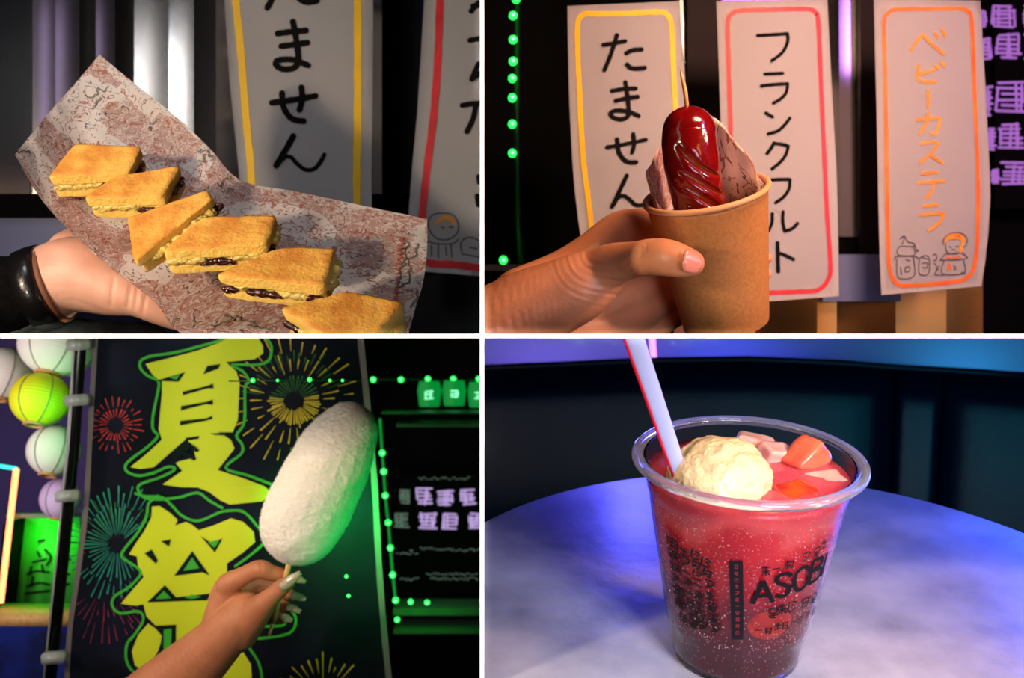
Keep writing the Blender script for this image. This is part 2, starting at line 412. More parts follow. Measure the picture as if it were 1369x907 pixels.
# ------------------------------------------------------------------ structure: two added partition boards, parting the light of the booths
bm = bmesh.new(); add_box(bm, (0, 1.31, 0), (2*T-.0004, 1.40, 1.4))
tag(obj('added_board_upright', bm, M['board'], smooth=False), 'added thin upright partition board keeping light of left and right booths apart', kind='structure')
bm = bmesh.new(); add_box(bm, (0, 1.31, 0), (2.2, 1.398, 2*T-.0004))
tag(obj('added_board_level', bm, M['board'], smooth=False), 'added thin level partition board keeping light of upper and lower booths apart', kind='structure')
bm = bmesh.new(); add_box(bm, (0, .604, 0), (2*T-.0002, .008, 1.4))
tag(obj('trim_1', bm, M['edge'], smooth=False), kind='structure')
bm = bmesh.new(); add_box(bm, (0, .6038, 0), (2.2, .008, 2*T-.0002))
tag(obj('trim_2', bm, M['edge'], smooth=False), kind='structure')

# ================================================================== BOOTH 1: sandwiches
def facet_wall(name, segs, y0, py0, py1, m, booth, label, cat, th=.002, kind=None, lean=0):
    """vertical steel cladding"""
    bm = bmesh.new(); xs = []; y = y0
    pts = []
    for (a, b, tgt) in segs:
        p = P((a+b)/2, CY, y); w = (b-a)*y/F
        if tgt is None: t = -.9 if booth in (2, 4) else .9; n = Vector((-.55 if booth in (2,4) else .55, -1, 0)).normalized(); 
        else:
            c = (-p); c.z = 0; l = Vector((tgt[0], tgt[1], 0))-Vector((p.x, p.y, 0)); n = (c.normalized()+l.normalized()).normalized()
        # direction along the facet
        slope = -n.x/n.y if abs(n.y) > 1e-4 else 0   # dy/dx so that the facet is normal to n
        x0 = (a-CX)*y0/F; x1 = (b-CX)*y0/F
        h = slope*(x1-x0)
        pts.append(((x0, y0-h/2), (x1, y0+h/2)))
    z0 = -(py0-CY)*y0/F; z1 = -(py1-CY)*y0/F
    prev = None
    for (a, b) in pts:
        cols = []
        n = 6
        for i in range(n+1):
            t = i/n; x = a[0]+(b[0]-a[0])*t; yy = a[1]+(b[1]-a[1])*t + (b[0]-a[0])*.02*(4*t*(1-t)-.5)
            cols.append((bm.verts.new((x, yy, z0)), bm.verts.new((x, yy+lean, z1))))
        for c, d in zip(cols, cols[1:]): bm.faces.new((c[0], d[0], d[1], c[1]))
        if prev:
            q = [bm.verts.new(v.co) for v in (prev[0], cols[0][0], cols[0][1], prev[1])]; bm.faces.new(q)
        prev = cols[-1]
    o = obj(name, bm, m, booth=booth, smooth=False)
    for p in o.data.polygons: p.use_smooth = True
    tag(o, label, cat, kind=kind); return o
LW = (-.42, .30); LV = (-.62, .45)
area('streak_light_white', (-.42, .30, .30), (-.33, 1.1, .20), .05, 0.12, (1, .95, .88), sizey=.40, spread=130)  # unseen strip, added so the steel folds show a white streak
area('streak_light_violet', (-.62, .45, .30), (-.5, 1.1, .20), .06, 0.05, (.60, .44, .78), sizey=.40, spread=130)  # unseen strip added for the violet streaks in the steel
facet_wall('wall_back', [(-60, 44, None), (44, 74, LV), (74, 108, (-.70, .45)), (108, 128, None), (128, 156, (-.72, .45)), (156, 180, None), (180, 226, (-.455, .30)), (226, 262, LW), (262, 302, None),
           (302, 498, None), (498, 512, (-.445, .30))], 1.10, -40, 262, M['steel'], 1, 'brushed steel panels shaped in vertical bands to reflect light streaks behind the sandwiches', 'panel', kind='structure')
bm = bmesh.new(); add_box(bm, P(290, 276, 1.09), (.62, .02, .022))
tag(obj('trim_3', bm, M['black'], booth=1, smooth=False), kind='structure')
bm = bmesh.new(); add_box(bm, P(300, 352, 1.12), (.66, .012, .088))
M['slate'] = mat('slate_grey_panel', rgb(100, 110, 160), .4)
M['slatedark'] = mat('dark_slate_panel', rgb(9, 10, 13), .6, spec=.2)
tag(obj('trim_4', bm, M['slatedark'], booth=1, smooth=False), kind='structure')
bm = bmesh.new(); add_box(bm, P(20, 318, 1.10), (.11, .012, .040))
tag(obj('trim_9', bm, M['slate'], booth=1, smooth=False), kind='structure')
bm = bmesh.new(); add_box(bm, P(590, 420, 1.10), (.5, .012, .075))
tag(obj('trim_10', bm, M['slatedark'], booth=1, smooth=False), kind='structure')
bm = bmesh.new(); add_box(bm, P(536, 140, 1.085), (.036, .01, .30))
tag(obj('black_post', bm, M['black'], booth=1, smooth=False), 'black upright post between the yellow and red-lined signs', 'post')

def rrect(x0, y0, x1, y1, r, n=5):
    pts = []
    for (cx, cy, a0) in ((x1-r, y0+r, -90), (x1-r, y1-r, 0), (x0+r, y1-r, 90), (x0+r, y0+r, 180)):
        for i in range(n+1):
            a = R(a0+90*i/n); pts.append((cx+r*math.cos(a), cy+r*math.sin(a)))
    pts.append(pts[0]); return pts
def sign(name, L, Rr, surf, label, booth, border, bmat, letters, lmat, group=None, extra=(), bw=10, lw=8.5):
    """paper between the left edge L and the right edge Rr (lists of px points), with border and lettering children"""
    mid = P((L[0][0]+Rr[0][0])/2, L[-1][1], surf(L[0][0], L[0][1]))
    root = thing(name, mid)
    bm = bmesh.new()
    def f(u, v):
        a = interp_edge(L, v); b = interp_edge(Rr, v); x = a[0]+(b[0]-a[0])*u; y = a[1]+(b[1]-a[1])*u
        return P(x, y, surf(x, y))
    sheet(bm, f, 16, 30); bmesh.ops.solidify(bm, geom=bm.faces[:], thickness=-.0003)
    obj('paper_sheet', bm, M['paper'], root, booth)
    if border:
        bm = bmesh.new()
        for b_ in border: stroke(bm, b_, bw, surf, .0004)
        obj('border_line', bm, bmat, root, booth)
    for ch in letters:
        bm = bmesh.new()
        for k, s in enumerate(ch):
            w = lw
            if isinstance(s[0], (int, float)): w = s[0]; s = s[1:]
            stroke(bm, list(s), w, surf, .0005+.0001*k)
        obj('character', bm, lmat, root, booth)
    for (ss, w, m_) in extra:
        bm = bmesh.new()
        for k, s in enumerate(ss): stroke(bm, s, w, surf, .0005+.00005*(k % 5))
        obj('drawing', bm, m_, root, booth)
    tag(root, label, 'sign', group); return root

s1 = lambda x, y: 1.02 + .006*math.sin((x-300)/200*math.pi)*-1 + .00001*(y)
sign('paper_sign', [(299, -60), (300, 0), (307, 112), (318, 215), (322, 262), (324, 300)], [(500, -60), (499, 0), (498, 140), (497, 225), (497, 275), (497, 320)], s1,
     'tall white paper sign with yellow side lines right behind the sandwich wrapper', 1,
     [[(312, -50), (315, 0), (321, 60), (325, 111), (330, 170), (335, 222), (337, 280)], [(478, -50), (478, 70), (478, 150), (477, 225), (477, 300)]], M['yellowline'],
     [[((366), -6) and [(367, -14), (364, -3), (357, 11)], [(396, -6), (404, 1), (413, 3), (424, 1)]],
      [[(371, 45), (390, 42.5), (409, 40.8)], [(375.5, 62), (395, 59.5), (411, 57)], [(391.6, 29), (394.5, 44), (397, 60), (398.7, 76), (397, 86), (391, 91.5), (379, 92.5), (369.5, 87.5), (370, 81.5), (380, 79.5), (392, 80), (401, 83), (412.6, 87.7)]],
      [[(363, 137.6), (390, 134), (422, 128.4)], [(403, 117), (404, 132), (400.5, 147)], [(377, 124.5), (379, 143), (388, 157), (397, 161), (406, 162)]],
      [[(392, 182), (381, 202), (369, 222)], [6, (370, 221), (380, 211), (389, 210.5), (397, 219), (408, 227), (420, 226), (428, 217), (433.5, 207)]]],
     M['ink'], bw=10)
s2 = lambda x, y: 1.03+.00001*y
sign('paper_sign', [(574, -60), (567, 0), (558, 150), (550, 235), (546, 290), (545, 361)], [(760, -60), (750, 0), (745, 150), (745, 235), (745, 300), (740, 378)], s2,
     'white paper sign with a red side line, cut off by the white partition at right', 1,
     [[(591, -50), (588, 0), (585, 80), (580, 150), (571, 224), (564, 290), (562, 320), (564, 344), (575, 352), (608, 354), (645, 359)]], M['redline'],
     [[[(630, 15), (640, 3)], [(632, 8), (645, 7)]], [[(628, 54), (645, 51)]], [[(640, 85), (634, 98), (631, 106)], [(632, 105), (642, 98)]],
      [[(618, 141), (630, 139), (646, 138)], [(636, 142), (632, 160), (624, 176)]], [[(640, 236), (641, 244)], [(638, 262), (640, 274)]]], M['ink'], lw=7.5,
     extra=[([[(577, 313), (572, 300), (578, 288), (592, 285), (606, 288), (613, 300), (611, 312), (600, 320), (586, 320), (577, 313)],
              [(570, 306), (566, 312), (572, 318)], [(570, 322), (583, 326), (605, 326), (613, 320)], [(577, 328), (577, 343)], [(586, 328), (586, 345)], [(603, 327), (604, 344)], [(596, 330), (597, 342)],
              [(618, 340), (616, 326), (622, 319), (632, 318), (641, 322)], [(618, 340), (641, 344)], [(628, 331), (638, 333)], [(590, 304), (594, 305)], [(600, 304), (605, 304)]], 1.8, M['pencil']),
            ([[(582, 300), (590, 293), (602, 294), (608, 300)], [(584, 297), (596, 290), (606, 295)]], 3.6, M['orangetext'])])

# --- wrapper sheet -------------------------------------------------------------
def D1(px, py): return 0.735 + (330-py)*.00030
def grid_surface(rows, nu, nv):
    """rows: list of rows of (px,py,d) control points -> function(u,v)"""
    def f(u, v):
        cols = [smooth_pt(r, u) for r in rows]
        return smooth_pt(cols, v)
    return f
def smooth_pt(pts, t):
    m = len(pts); t = max(0, min(1, t))*(m-1); i = min(int(t), m-2); t -= i
    p0, p1, p2, p3 = pts[max(i-1, 0)], pts[i], pts[i+1], pts[min(i+2, m-1)]
    return tuple(.5*((2*p1[j])+(-p0[j]+p2[j])*t+(2*p0[j]-5*p1[j]+4*p2[j]-p3[j])*t*t+(-p0[j]+3*p1[j]-3*p2[j]+p3[j])*t**3) for j in range(len(p1)))
rows = [  # from the upper edge of the sheet down to the near lower edge
 [(133, 73, .80), (190, 120, .80), (238, 158, .80), (280, 198, .80), (322, 241, .795), (400, 257, .80), (480, 274, .80), (571, 293, .79)],
 [(100, 112, .80), (150, 155, .80), (205, 195, .80), (255, 232, .795), (312, 270, .785), (390, 292, .79), (475, 315, .79), (571, 332, .78)],
 [(66, 150, .785), (110, 195, .79), (165, 235, .785), (225, 275, .775), (290, 310, .765), (372, 335, .77), (465, 362, .77), (566, 375, .765)],
 [(38, 184, .765), (78, 236, .765), (130, 280, .760), (190, 315, .755), (262, 350, .748), (350, 380, .748), (450, 410, .745), (556, 410, .748)],
 [(20, 207, .745), (52, 262, .742), (92, 308, .735), (140, 352, .728), (205, 402, .722), (250, 450, .718), (380, 480, .720), (545, 450, .735)]]
ws = grid_surface(rows, 0, 0)
def wrapf(u, v):
    x, y, d = ws(u, v)
    d += .0022*noise.noise(Vector((u*7, v*5, 3))) + .0010*noise.noise(Vector((u*17, v*13, 1)))
    return P(x, y, d)
bm = bmesh.new(); sheet(bm, wrapf, 110, 80)
uvl = bm.loops.layers.uv['uv']
for f in bm.faces:
    for lp in f.loops: lp[uvl].uv = (lp[uvl].uv[0]*2.1, lp[uvl].uv[1]*1.0)
bmesh.ops.solidify(bm, geom=bm.faces[:], thickness=-.0002)
wr = obj('greaseproof_wrapper', bm, M['wrap'], booth=1)
tag(wr, 'crumpled rust-printed greaseproof paper held under the row of sandwiches', 'wrapper')
# scribbled handwriting printed on the sheet (real marks near the right edge)
def wrapdepth(x, y):
    # nearest point of the sheet, brute force
    best = None
    for (px, py, d) in WB.get((int(x//8), int(y//8)), []) or WG:
        q = (px-x)**2+(py-y)**2
        if best is None or q < best[0]: best = (q, d)
    return best[1]
WG = []
for i in range(111):
    for j in range(81):
        v = wrapf(i/110, j/80); q = pix(v); WG.append((q[0], q[1], v.y))
WB = {}
for w_ in WG:
    for i in (-1, 0, 1):
        for j in (-1, 0, 1): WB.setdefault((int(w_[0]//8)+i, int(w_[1]//8)+j), []).append(w_)
random.seed(4)
def scrawl(x0, y0, x1, y1, n, amp, w):
    pts = []; bm = bmesh.new()
    for i in range(n+1):
        t = i/n; nx, ny = -(y1-y0), (x1-x0); l = math.hypot(nx, ny)
        a = amp*random.uniform(-1, 1); pts.append((x0+(x1-x0)*t+nx/l*a, y0+(y1-y0)*t+ny/l*a))
    stroke(bm, pts, w, wrapdepth, .0009, sub=3); obj('handwriting_print', bm, M['greyink'], wr, 1)
scrawl(556, 325, 540, 385, 16, 5, 1.6); scrawl(560, 390, 550, 412, 6, 3, 1.8); scrawl(545, 322, 528, 402, 18, 3.5, 1.7)
scrawl(300, 424, 345, 432, 12, 4, 1.5); scrawl(330, 436, 368, 440, 10, 3, 1.4); scrawl(282, 436, 312, 428, 6, 2, 1.2)
scrawl(115, 130, 140, 118, 9, 4, 1.6); scrawl(120, 145, 136, 132, 7, 3, 1.4)
scrawl(268, 200, 284, 210, 8, 4, 1.8); scrawl(292, 248, 310, 238, 8, 4, 1.6); scrawl(296, 258, 312, 252, 6, 3, 1.4); scrawl(24, 200, 40, 206, 6, 4, 2.0)
scrawl(268, 216, 276, 208, 5, 4, 1.8)
bm = bmesh.new()
for k in range(7):
    y = 318+k*13; stroke(bm, [(540-k*1.2, y), (534-k*1.2, y+3), (540-k*1.2, y+7), (533-k*1.2, y+9)], 2.0, wrapdepth, .0009, sub=3)
M['rustink'] = mat('rust_print', rgb(150, 70, 58), .6)
obj('printed_lettering', bm, M['rustink'], wr, 1)

# --- sandwiches ------------------------------------------------------------------
def tri_map(q, dn):
    """map unit cube to the block under the top quad q (FL, FR, BR, BL) with thickness vector dn"""
    def f(u, v, w):
        a = q[0].lerp(q[1], u); b = q[3].lerp(q[2], u); return a.lerp(b, v)+dn*w
    return f
def slab(q, dn, w0, w1, inset, rnd, seed, bulge=0., lump=.0006, sag=.0, res=16):
    """rounded slab between thickness fractions w0..w1"""
    bm = bmesh.new(); f = tri_map(q, dn)
    r = bmesh.ops.create_cube(bm, size=1.0)
    bmesh.ops.subdivide_edges(bm, edges=bm.edges[:], cuts=res-1, use_grid_fill=True)
    ctr = f(.5, .5, (w0+w1)/2)
    for v in bm.verts:
        x, y, z = v.co*2
        # superellipse rounding of the block
        def rd(a, b_):   # pull corners in
            return a*math.sqrt(max(0, 1-rnd*b_*b_*a*a*.5))
        e = 14.
        n_ = (abs(x)**e+abs(y)**e)**(1/e); k = 1.0/n_*max(abs(x), abs(y)) if n_ > 0 else 1
        x2, y2 = x*(1-(1-k)*.9*rnd), y*(1-(1-k)*.9*rnd)
        edge = max(abs(x), abs(y)); 
        round_z = 1-rnd*.20*max(0, (edge-.90)/.10)**2
        side = (1-bulge*(z*z))
        u = .5+x2*(.5-inset)*(1-.022*rnd*z*z*(1 if edge > .8 else 0))*side; w_ = (w0+w1)/2+z*round_z*(w1-w0)/2; vv = .5+y2*(.5-inset)*side
        v.co = f(u, vv, w_)
        v.co += Vector((noise.noise(v.co*140+Vector((seed, 0, 0))), noise.noise(v.co*140+Vector((0, seed, 5))), noise.noise(v.co*140+Vector((9, 0, seed)))))*lump
        v.co += dn*sag*(u-.5)**2
    bmesh.ops.recalc_face_normals(bm, faces=bm.faces); dd_ = dn.normalized()
    for f_ in bm.faces:
        if abs(f_.normal.dot(dd_)) < .45: f_.material_index = 1
    return bm
def blob_mesh(center, r, seed, lump=.35, ax=None, seg=18):
    bm = bmesh.new(); add_ball(bm, (0, 0, 0), 1.0, seg, seg*2//3)
    for v in bm.verts:
        n = noise.noise(v.co*2.2+Vector((seed, seed*.7, 0)))+.5*noise.noise(v.co*5+Vector((0, seed, 0)))
        v.co *= 1+lump*n
    m3 = (ax or Matrix.Identity(3)) 
    for v in bm.verts: v.co = Vector(center)+m3 @ Vector((v.co.x*r[0], v.co.y*r[1], v.co.z*r[2]))
    return bm
def join(bm, other):
    me = bpy.data.meshes.new('j'); other.to_mesh(me); other.free(); bm.from_mesh(me); bpy.data.meshes.remove(me)
def sandwich(quad, dn, label, seed, beans, creams, h=(.0, .44, .62, 1.0), rnd=1.0, near=0.0):
    q = [P(x, y, D1(x, y)-.021+d-near) for (x, y, d) in quad]
    dv = Vector((dn[0]*.72/F, dn[2], -dn[1]*.72/F))
    base = (q[0]+q[1]+q[2]+q[3])/4+dv
    root = thing('pancake_sandwich', base)
    tag(root, label, 'sandwich', 'golden pancake sandwiches lying in a row on the wrapper')
    o = obj('top_slice', slab(q, dv, h[0], h[1], 0.0, rnd, seed, res=20), [M['bread'], M['crumb']], root, 1)
    # pale crumb showing on the cut side is the lower part of each slice
    obj('custard_filling', slab(q, dv, h[1]-.05, h[2]+.05, .040, .6, seed+3, lump=.0024, res=26), [M['custard'], M['custard']], root, 1)
    obj('bottom_slice', slab(q, dv, h[2], h[3], .008, rnd, seed+7, sag=-.2), [M['bread'], M['crumb']], root, 1)
    f = tri_map(q, dv)
    for k, (u, v, w, ru, rw) in enumerate(beans):
        c = f(u, v, w); ax = frame(dv, Vector((0, 1, 0)))
        bm = bmesh.new(); rnd_ = random.Random(seed*10+k)
        along = (q[1]-q[0]) if v < .06 else (q[2]-q[1]); L = along.length*ru; along.normalize(); inw = ((q[3]-q[0]) if v < .06 else (q[0]-q[1])).normalized()
        t = -1.
        while t <= 1.:
            rr = rw*dv.length*rnd_.uniform(.55, 1.15)*(1-.6*abs(t)**5)
            join(bm, blob_mesh(c+inw*rr*.35+along*L*t+dv*rnd_.uniform(-.06, .06), (rr*1.15, rr*.75, rr*.75), seed+k+t*5, .25, seg=12)); t += rr*.55/L
        obj('red_bean_paste', bm, M['bean'], root, 1)
    for k, (u, v, w, ru, rw) in enumerate(creams):
        ru *= .9; c = f(u, v, w); bm = bmesh.new(); rnd_ = random.Random(seed*17+k)
        along = (q[1]-q[0]) if v < .06 else (q[2]-q[1]); L = along.length*ru; along.normalize(); inw = ((q[3]-q[0]) if v < .06 else (q[0]-q[1])).normalized(); t = -1.
        while t <= 1.:
            rr = rw*dv.length*rnd_.uniform(.45, 1.15)*(1-.75*abs(t)**5)
            join(bm, blob_mesh(c+inw*rr*.55+along*L*t+dv*rnd_.uniform(-.05, .05), (rr*1.4, rr*.8, rr*.8), seed+k+t*7, .3, seg=12)); t += rr*.55/L
        obj('custard_dollop', bm, M['custard'], root, 1)
    return root
# quads: front-left, front-right, back-right, back-left of the top face
sandwich([(62, 236, -.006), (172, 230, -.006), (190, 195, .0), (99, 191, .0)], (3, 28, .012), 'uppermost sandwich at the left end of the row, bean paste showing at its right corner', 1,
         [(.78, .0, .58, .20, .17), (1.0, .5, .55, .3, .15)], [(.35, .0, .55, .35, .12)])
sandwich([(110, 264, -.009), (217, 262, -.009), (241, 220, .0), (150, 236, .0)], (6, 27, .012), 'second sandwich from the left, its lower left corner overlapping the uppermost one', 2,
         [(.72, .0, .62, .10, .12), (1.0, .65, .5, .25, .17)], [(.35, .0, .5, .32, .15), (.92, .0, .5, .06, .13)], near=.006)
sandwich([(178, 352, -.010), (283, 266, -.002), (276, 254, .0), (169, 291, .0)], (11, 15, .012), 'triangular sandwich standing askew third from the left with its cut side to the right', 3,
         [(.92, .0, .6, .10, .22)], [(.45, .0, .5, .35, .30), (.75, .0, .55, .18, .30)], near=.014, rnd=.7)
sandwich([(214, 336, -.010), (357, 325, -.010), (370, 287, .0), (268, 289, .0)], (3, 31, .012), 'wide sandwich in the middle of the row with bean paste along its front edge', 4,
         [(.50, .0, .62, .16, .13), (.99, .25, .55, .2, .13)], [(.2, .0, .5, .2, .15), (.80, .0, .5, .18, .14), (1.0, .65, .40, .3, .24)], near=.012)
sandwich([(285, 366, -.012), (434, 382, -.012), (450, 331, .0), (374, 330, .0)], (4, 31, .012), 'second sandwich from the right, custard bulging out at its right side', 5,
         [(.10, .0, .60, .05, .15), (.42, .0, .60, .16, .15), (.86, .0, .62, .06, .12)], [(.68, .0, .58, .14, .14), (1.0, .55, .42, .38, .30)], near=.018)
sandwich([(372, 410, -.012), (480, 476, -.014), (541, 403, .0), (463, 388, .0)], (6, 33, .012), 'nearest sandwich at the right end of the row, half below the picture edge', 6,
         [(.12, .0, .55, .10, .14)], [(.3, .0, .5, .1, .12)], near=.024)

# --- hand, band and sleeve -------------------------------------------------------
def wrinkles(lines, amp, wid):
    """grooves across the skin: lines are (px0,py0,px1,py1)"""
    def f(co, n):
        x, y = pix(co); d = 0
        for (x0, y0, x1, y1, a) in lines:
            vx, vy = x1-x0, y1-y0; l2 = vx*vx+vy*vy; t = ((x-x0)*vx+(y-y0)*vy)/l2
            if -.1 < t < 1.1:
                e = math.hypot(x-(x0+t*vx), y-(y0+t*vy)); fade = max(0, min(1, min(t+.1, 1.1-t)*5))
                d += a*fade*math.exp(-(e/wid)**2)
        return co - n*amp*d
    return f
hand1 = organic('person', [
    [(55, 390, .775, 52), (80, 372, .775, 50), (112, 368, .775, 50), (150, 385, .770, 38), (182, 399, .765, 25), (205, 412, .765, 20), (232, 424, .768, 17), (262, 432, .772, 15)],
    [(90, 350, .79, 36), (130, 345, .80, 34), (180, 350, .805, 30), (230, 365, .81, 22), (290, 400, .80, 14), (330, 420, .79, 12)],
    [(100, 340, .79, 30), (150, 330, .805, 24), (210, 330, .812, 20), (270, 360, .815, 16), (320, 385, .812, 13)],
    [(90, 335, .79, 26), (140, 310, .815, 22), (200, 300, .822, 18), (260, 320, .825, 14), (300, 340, .825, 12)],
    [(110, 320, .80, 20), (160, 280, .83, 16), (200, 262, .838, 13), (240, 270, .84, 11)]],
    M['skin'], voxel=.0011, smooth=8, booth=1,
    deform=wrinkles([(176, 380, 170, 412, .8), (184, 384, 180, 414, .7), (152, 372, 148, 410, .6), (196, 392, 190, 420, .6), (95, 400, 140, 418, .4)], .0011, 3.5))
tag(hand1, 'open palm supporting the sandwich wrapper from below, dark sleeve and wristband', 'person')
def ring(bm, c, ax, r, h, th, prof=None, sx=1., seg=56):
    m3 = frame(ax); prof = [(r, -h), (r+th, -h*.9), (r+th*1.2, 0), (r+th, h*.9), (r, h)]
    q = [(a*1.0, b) for a, b in prof]; lathe(bm, q, c, m3 @ Matrix.Diagonal((sx, 1, 1)), seg, closed=True)
wc = P(62, 384, .775); wax = (P(95, 372, .775)-P(20, 398, .775))
bm = bmesh.new(); ring(bm, wc+wax.normalized()*-.004, wax, .0265, .0085, .0032)
band = obj('wrist_band', bm, M['leather'], None, 1); band['label'] = 'x'
tag(band, 'glossy black band around the wrist at the sleeve of the sandwich hand', 'wristband')
bm = bmesh.new(); ring(bm, wc+wax.normalized()*.006, wax, .0255, .0022, .0018)
obj('lining_edge', bm, M['tanedge'], band, 1)
bm = bmesh.new(); m3 = frame(wax)
for k in range(5):
    a = R(78+k*11); add_ball(bm, wc+wax.normalized()*(-.003)+m3 @ Vector((math.cos(a)*.0295, math.sin(a)*.0295, 0)), .0018, 10, 8)
obj('bead', bm, M['steelblue'], band, 1)
slv = organic('sleeve', [[(-80, 430, .775, 70), (-20, 405, .775, 62), (20, 398, .775, 56), (36, 392, .775, 54)], [(20, 440, .78, 30), (100, 455, .79, 30), (200, 462, .80, 30)]], M['sleeve'], voxel=.0016, smooth=5, parent=hand1, booth=1,
    deform=lambda co, n: co+n*.0012*noise.noise(co*90))
# ================================================================== BOOTH 2: sausage in a kraft cup
LP = (.62, .42); LG = (.40, .25); LO = (.52, .34)
area('streak_light_purple', (.62, .42, .34), (.35, 1.1, .25), .09, 0.9, (.62, .25, 1.0), sizey=.45, spread=130)  # unseen strip, added for the purple streak on the steel column
area('streak_light_gold', (.40, .25, .10), (.33, 1.1, .03), .05, 0.07, (1.0, .52, .18), sizey=.14, spread=120)  # unseen strip, added to put gold reflections on the lower steel
bm = bmesh.new(); add_box(bm, P(1000, 200, 1.34), (1.1, .01, .62))
tag(obj('wall_back', bm, M['black'], booth=2, smooth=False), kind='structure')
facet_wall('wall_back', [(908, 916, (.36, .30)), (916, 962, None), (962, 1104, (.60, .40)), (1104, 1120, None), (1120, 1150, LP), (1150, 1170, (.72, .42))], 1.12, -40, 317, M['steel'], 2,
           'brushed steel column between the signs catching a purple streak', 'panel', kind='structure', lean=-.004)
bm = bmesh.new(); add_box(bm, P(1163, 200, 1.11), (.022, .01, .5))
tag(obj('trim_5', bm, M['darkbrown'], booth=2, smooth=False), kind='structure')
bm = bmesh.new(); add_box(bm, P(938, 180, 1.11), (.030, .01, .42))
tag(obj('trim_6', bm, M['darkbrown'], booth=2, smooth=False), kind='structure')
bm = bmesh.new(); add_box(bm, P(1120, 337, 1.13), (.29, .02, .034))
tag(obj('trim_7', bm, M['black'], booth=2, smooth=False), kind='structure')
# lower steel counter front
def flat_facets(name, segs, y0, py0, py1, m):
    return facet_wall(name, segs, y0, py0, py1, m, 2, None, None, kind='structure')
flat_facets('wall_lower', [(900, 1010, (.60, .30)), (1010, 1086, None), (1086, 1118, LG), (1118, 1190, None), (1190, 1262, (.42, .25)), (1262, 1308, None)], 1.10, 356, 460, M['steel_warm'])
bm = bmesh.new(); add_box(bm, P(1150, 372, 1.085), (.075, .01, .045))
tag(obj('trim_8', bm, M['slate'], booth=2, smooth=False), kind='structure')
# green LED string and pole
bm = bmesh.new(); tube(bm, [P(691, -20, 1.18), P(691, 200, 1.18), P(692, 300, 1.18), P(697, 352, 1.18)], .0028, 8)
pl = obj('light_string_cable', bm, M['ledwire'], None, 2)
tag(pl, 'thin pale cable hanging down behind the green lights at the left of the sausage picture', 'cable')
# opal tube that the green light runs down
def led(loc, r, label, group, booth, first=[None]):
    key = (booth, r)
    if first[0] is None or first[0][0] != key:
        root = thing('green_light', loc)
        bm = bmesh.new(); add_ball(bm, loc, r, 14, 10); obj('bulb', bm, M['led'], root)
        bm = bmesh.new(); add_ball(bm, Vector(loc)+Vector((0, -r*.80, 0)), r*.34, 10, 8); obj('bright_core', bm, M['ledcore'], root)
        first[0] = (key, root)
    else:
        src = first[0][1]; root = src.copy(); COL.objects.link(root); root.location = loc
        for ch in src.children:
            c = ch.copy(); COL.objects.link(c); c.parent = root
    tag(root, label, 'light', group); return root
nth = ['highest', 'second', 'third', 'fourth', 'fifth', 'sixth', 'lowest']
for k, (x, y) in enumerate([(686, 21), (686, 53), (686, 82), (685, 105), (685, 131), (685, 166), (685, 205)]):
    led(P(x, y, 1.17), .0044, '%s of the green lights hanging down the black wall left of the yellow-bordered sign' % nth[k], 'green lights hanging beside the signs', 2)
led(P(673, 348, 1.17), .0044, 'green light low on the black wall, just above the forearm', 'green lights hanging beside the signs', 2)
led(P(690, -1, 1.17), .0044, 'green light cut off by the upper picture edge above the string', 'green lights hanging beside the signs', 2)
lg = bpy.data.lights.new('lamp_green_wall', 'POINT'); lg.energy = .05; lg.color = (.03, 1, .15); lg.shadow_soft_size = .01
lgo = bpy.data.objects.new('lamp_green_wall', lg); COL.objects.link(lgo); lgo.location = P(676, 330, 1.10)
bm = bmesh.new(); add_box(bm, P(672, 362, 1.12), (.06, .10, .006))
tag(obj('shelf', bm, M['slatedark'], booth=2, smooth=False), 'dark ledge under the lowest green light beside the forearm', 'shelf')
bm = bmesh.new(); tube(bm, [P(742, -20, 1.15), P(748, 12, 1.15), P(757, 30, 1.15), P(756, 60, 1.15)], .0022, 8)
# signs
sA = lambda x, y: 1.00+.004*math.sin((x-760)/150*math.pi)*-1 + max(0, (y-200))*.00008
rA = [(783, 18), (800, 18.8), (840, 18), (882, 16.2), (892, 20), (897.5, 32), (900, 79), (903, 143), (907, 200), (912, 270), (918, 330)]
lA = [(783, 18), (775, 24), (772, 36), (772.7, 79), (774.6, 119), (777, 172), (781, 225), (788, 277), (793, 330), (797, 380)]
sign('paper_sign', [(758.7, 8), (759.5, 60), (761, 132), (765, 211), (768, 250), (774, 300), (781, 345), (786, 390)], [(909, 1.5), (912, 50), (915, 90), (918, 150), (922, 200), (926, 260), (930, 320), (934, 380)], sA,
     'white paper sign with yellow rounded border and four black hiragana beside the green lights', 2, [rA, lA], M['yellowline'],
     [[[(807, 60), (820, 58), (836, 55)], [(824.8, 47), (817, 72), (808, 94)], [6, (837.5, 71), (846, 67), (858, 66)], [6, (838.5, 86), (843, 90.5), (851, 91.5), (862, 90.5)]],
      [[(818.5, 121.6), (835, 119), (850, 118.5)], [(823, 135), (838, 131.5), (852.5, 129.6)], [(836, 110), (838, 122), (840, 138), (840.5, 151), (838, 157), (830, 159.5), (820, 157), (816.5, 152), (821, 148.5), (833, 148), (845, 151), (854, 155)]],
      [[5.5, (811.5, 197), (835, 193), (863.5, 187)], [(846.5, 179), (847.5, 194), (845, 204)], [(825, 186.5), (827.4, 203), (834, 213), (841, 217), (851, 217)]],
      [[(838, 235), (829, 254), (818, 277)], [5.5, (820, 275), (826, 265), (834, 262), (842, 267), (850, 274), (860, 274)]]], M['ink'], bw=7, lw=6)
sB = lambda x, y: .985+.003*math.sin((x-960)/150*math.pi)*-1
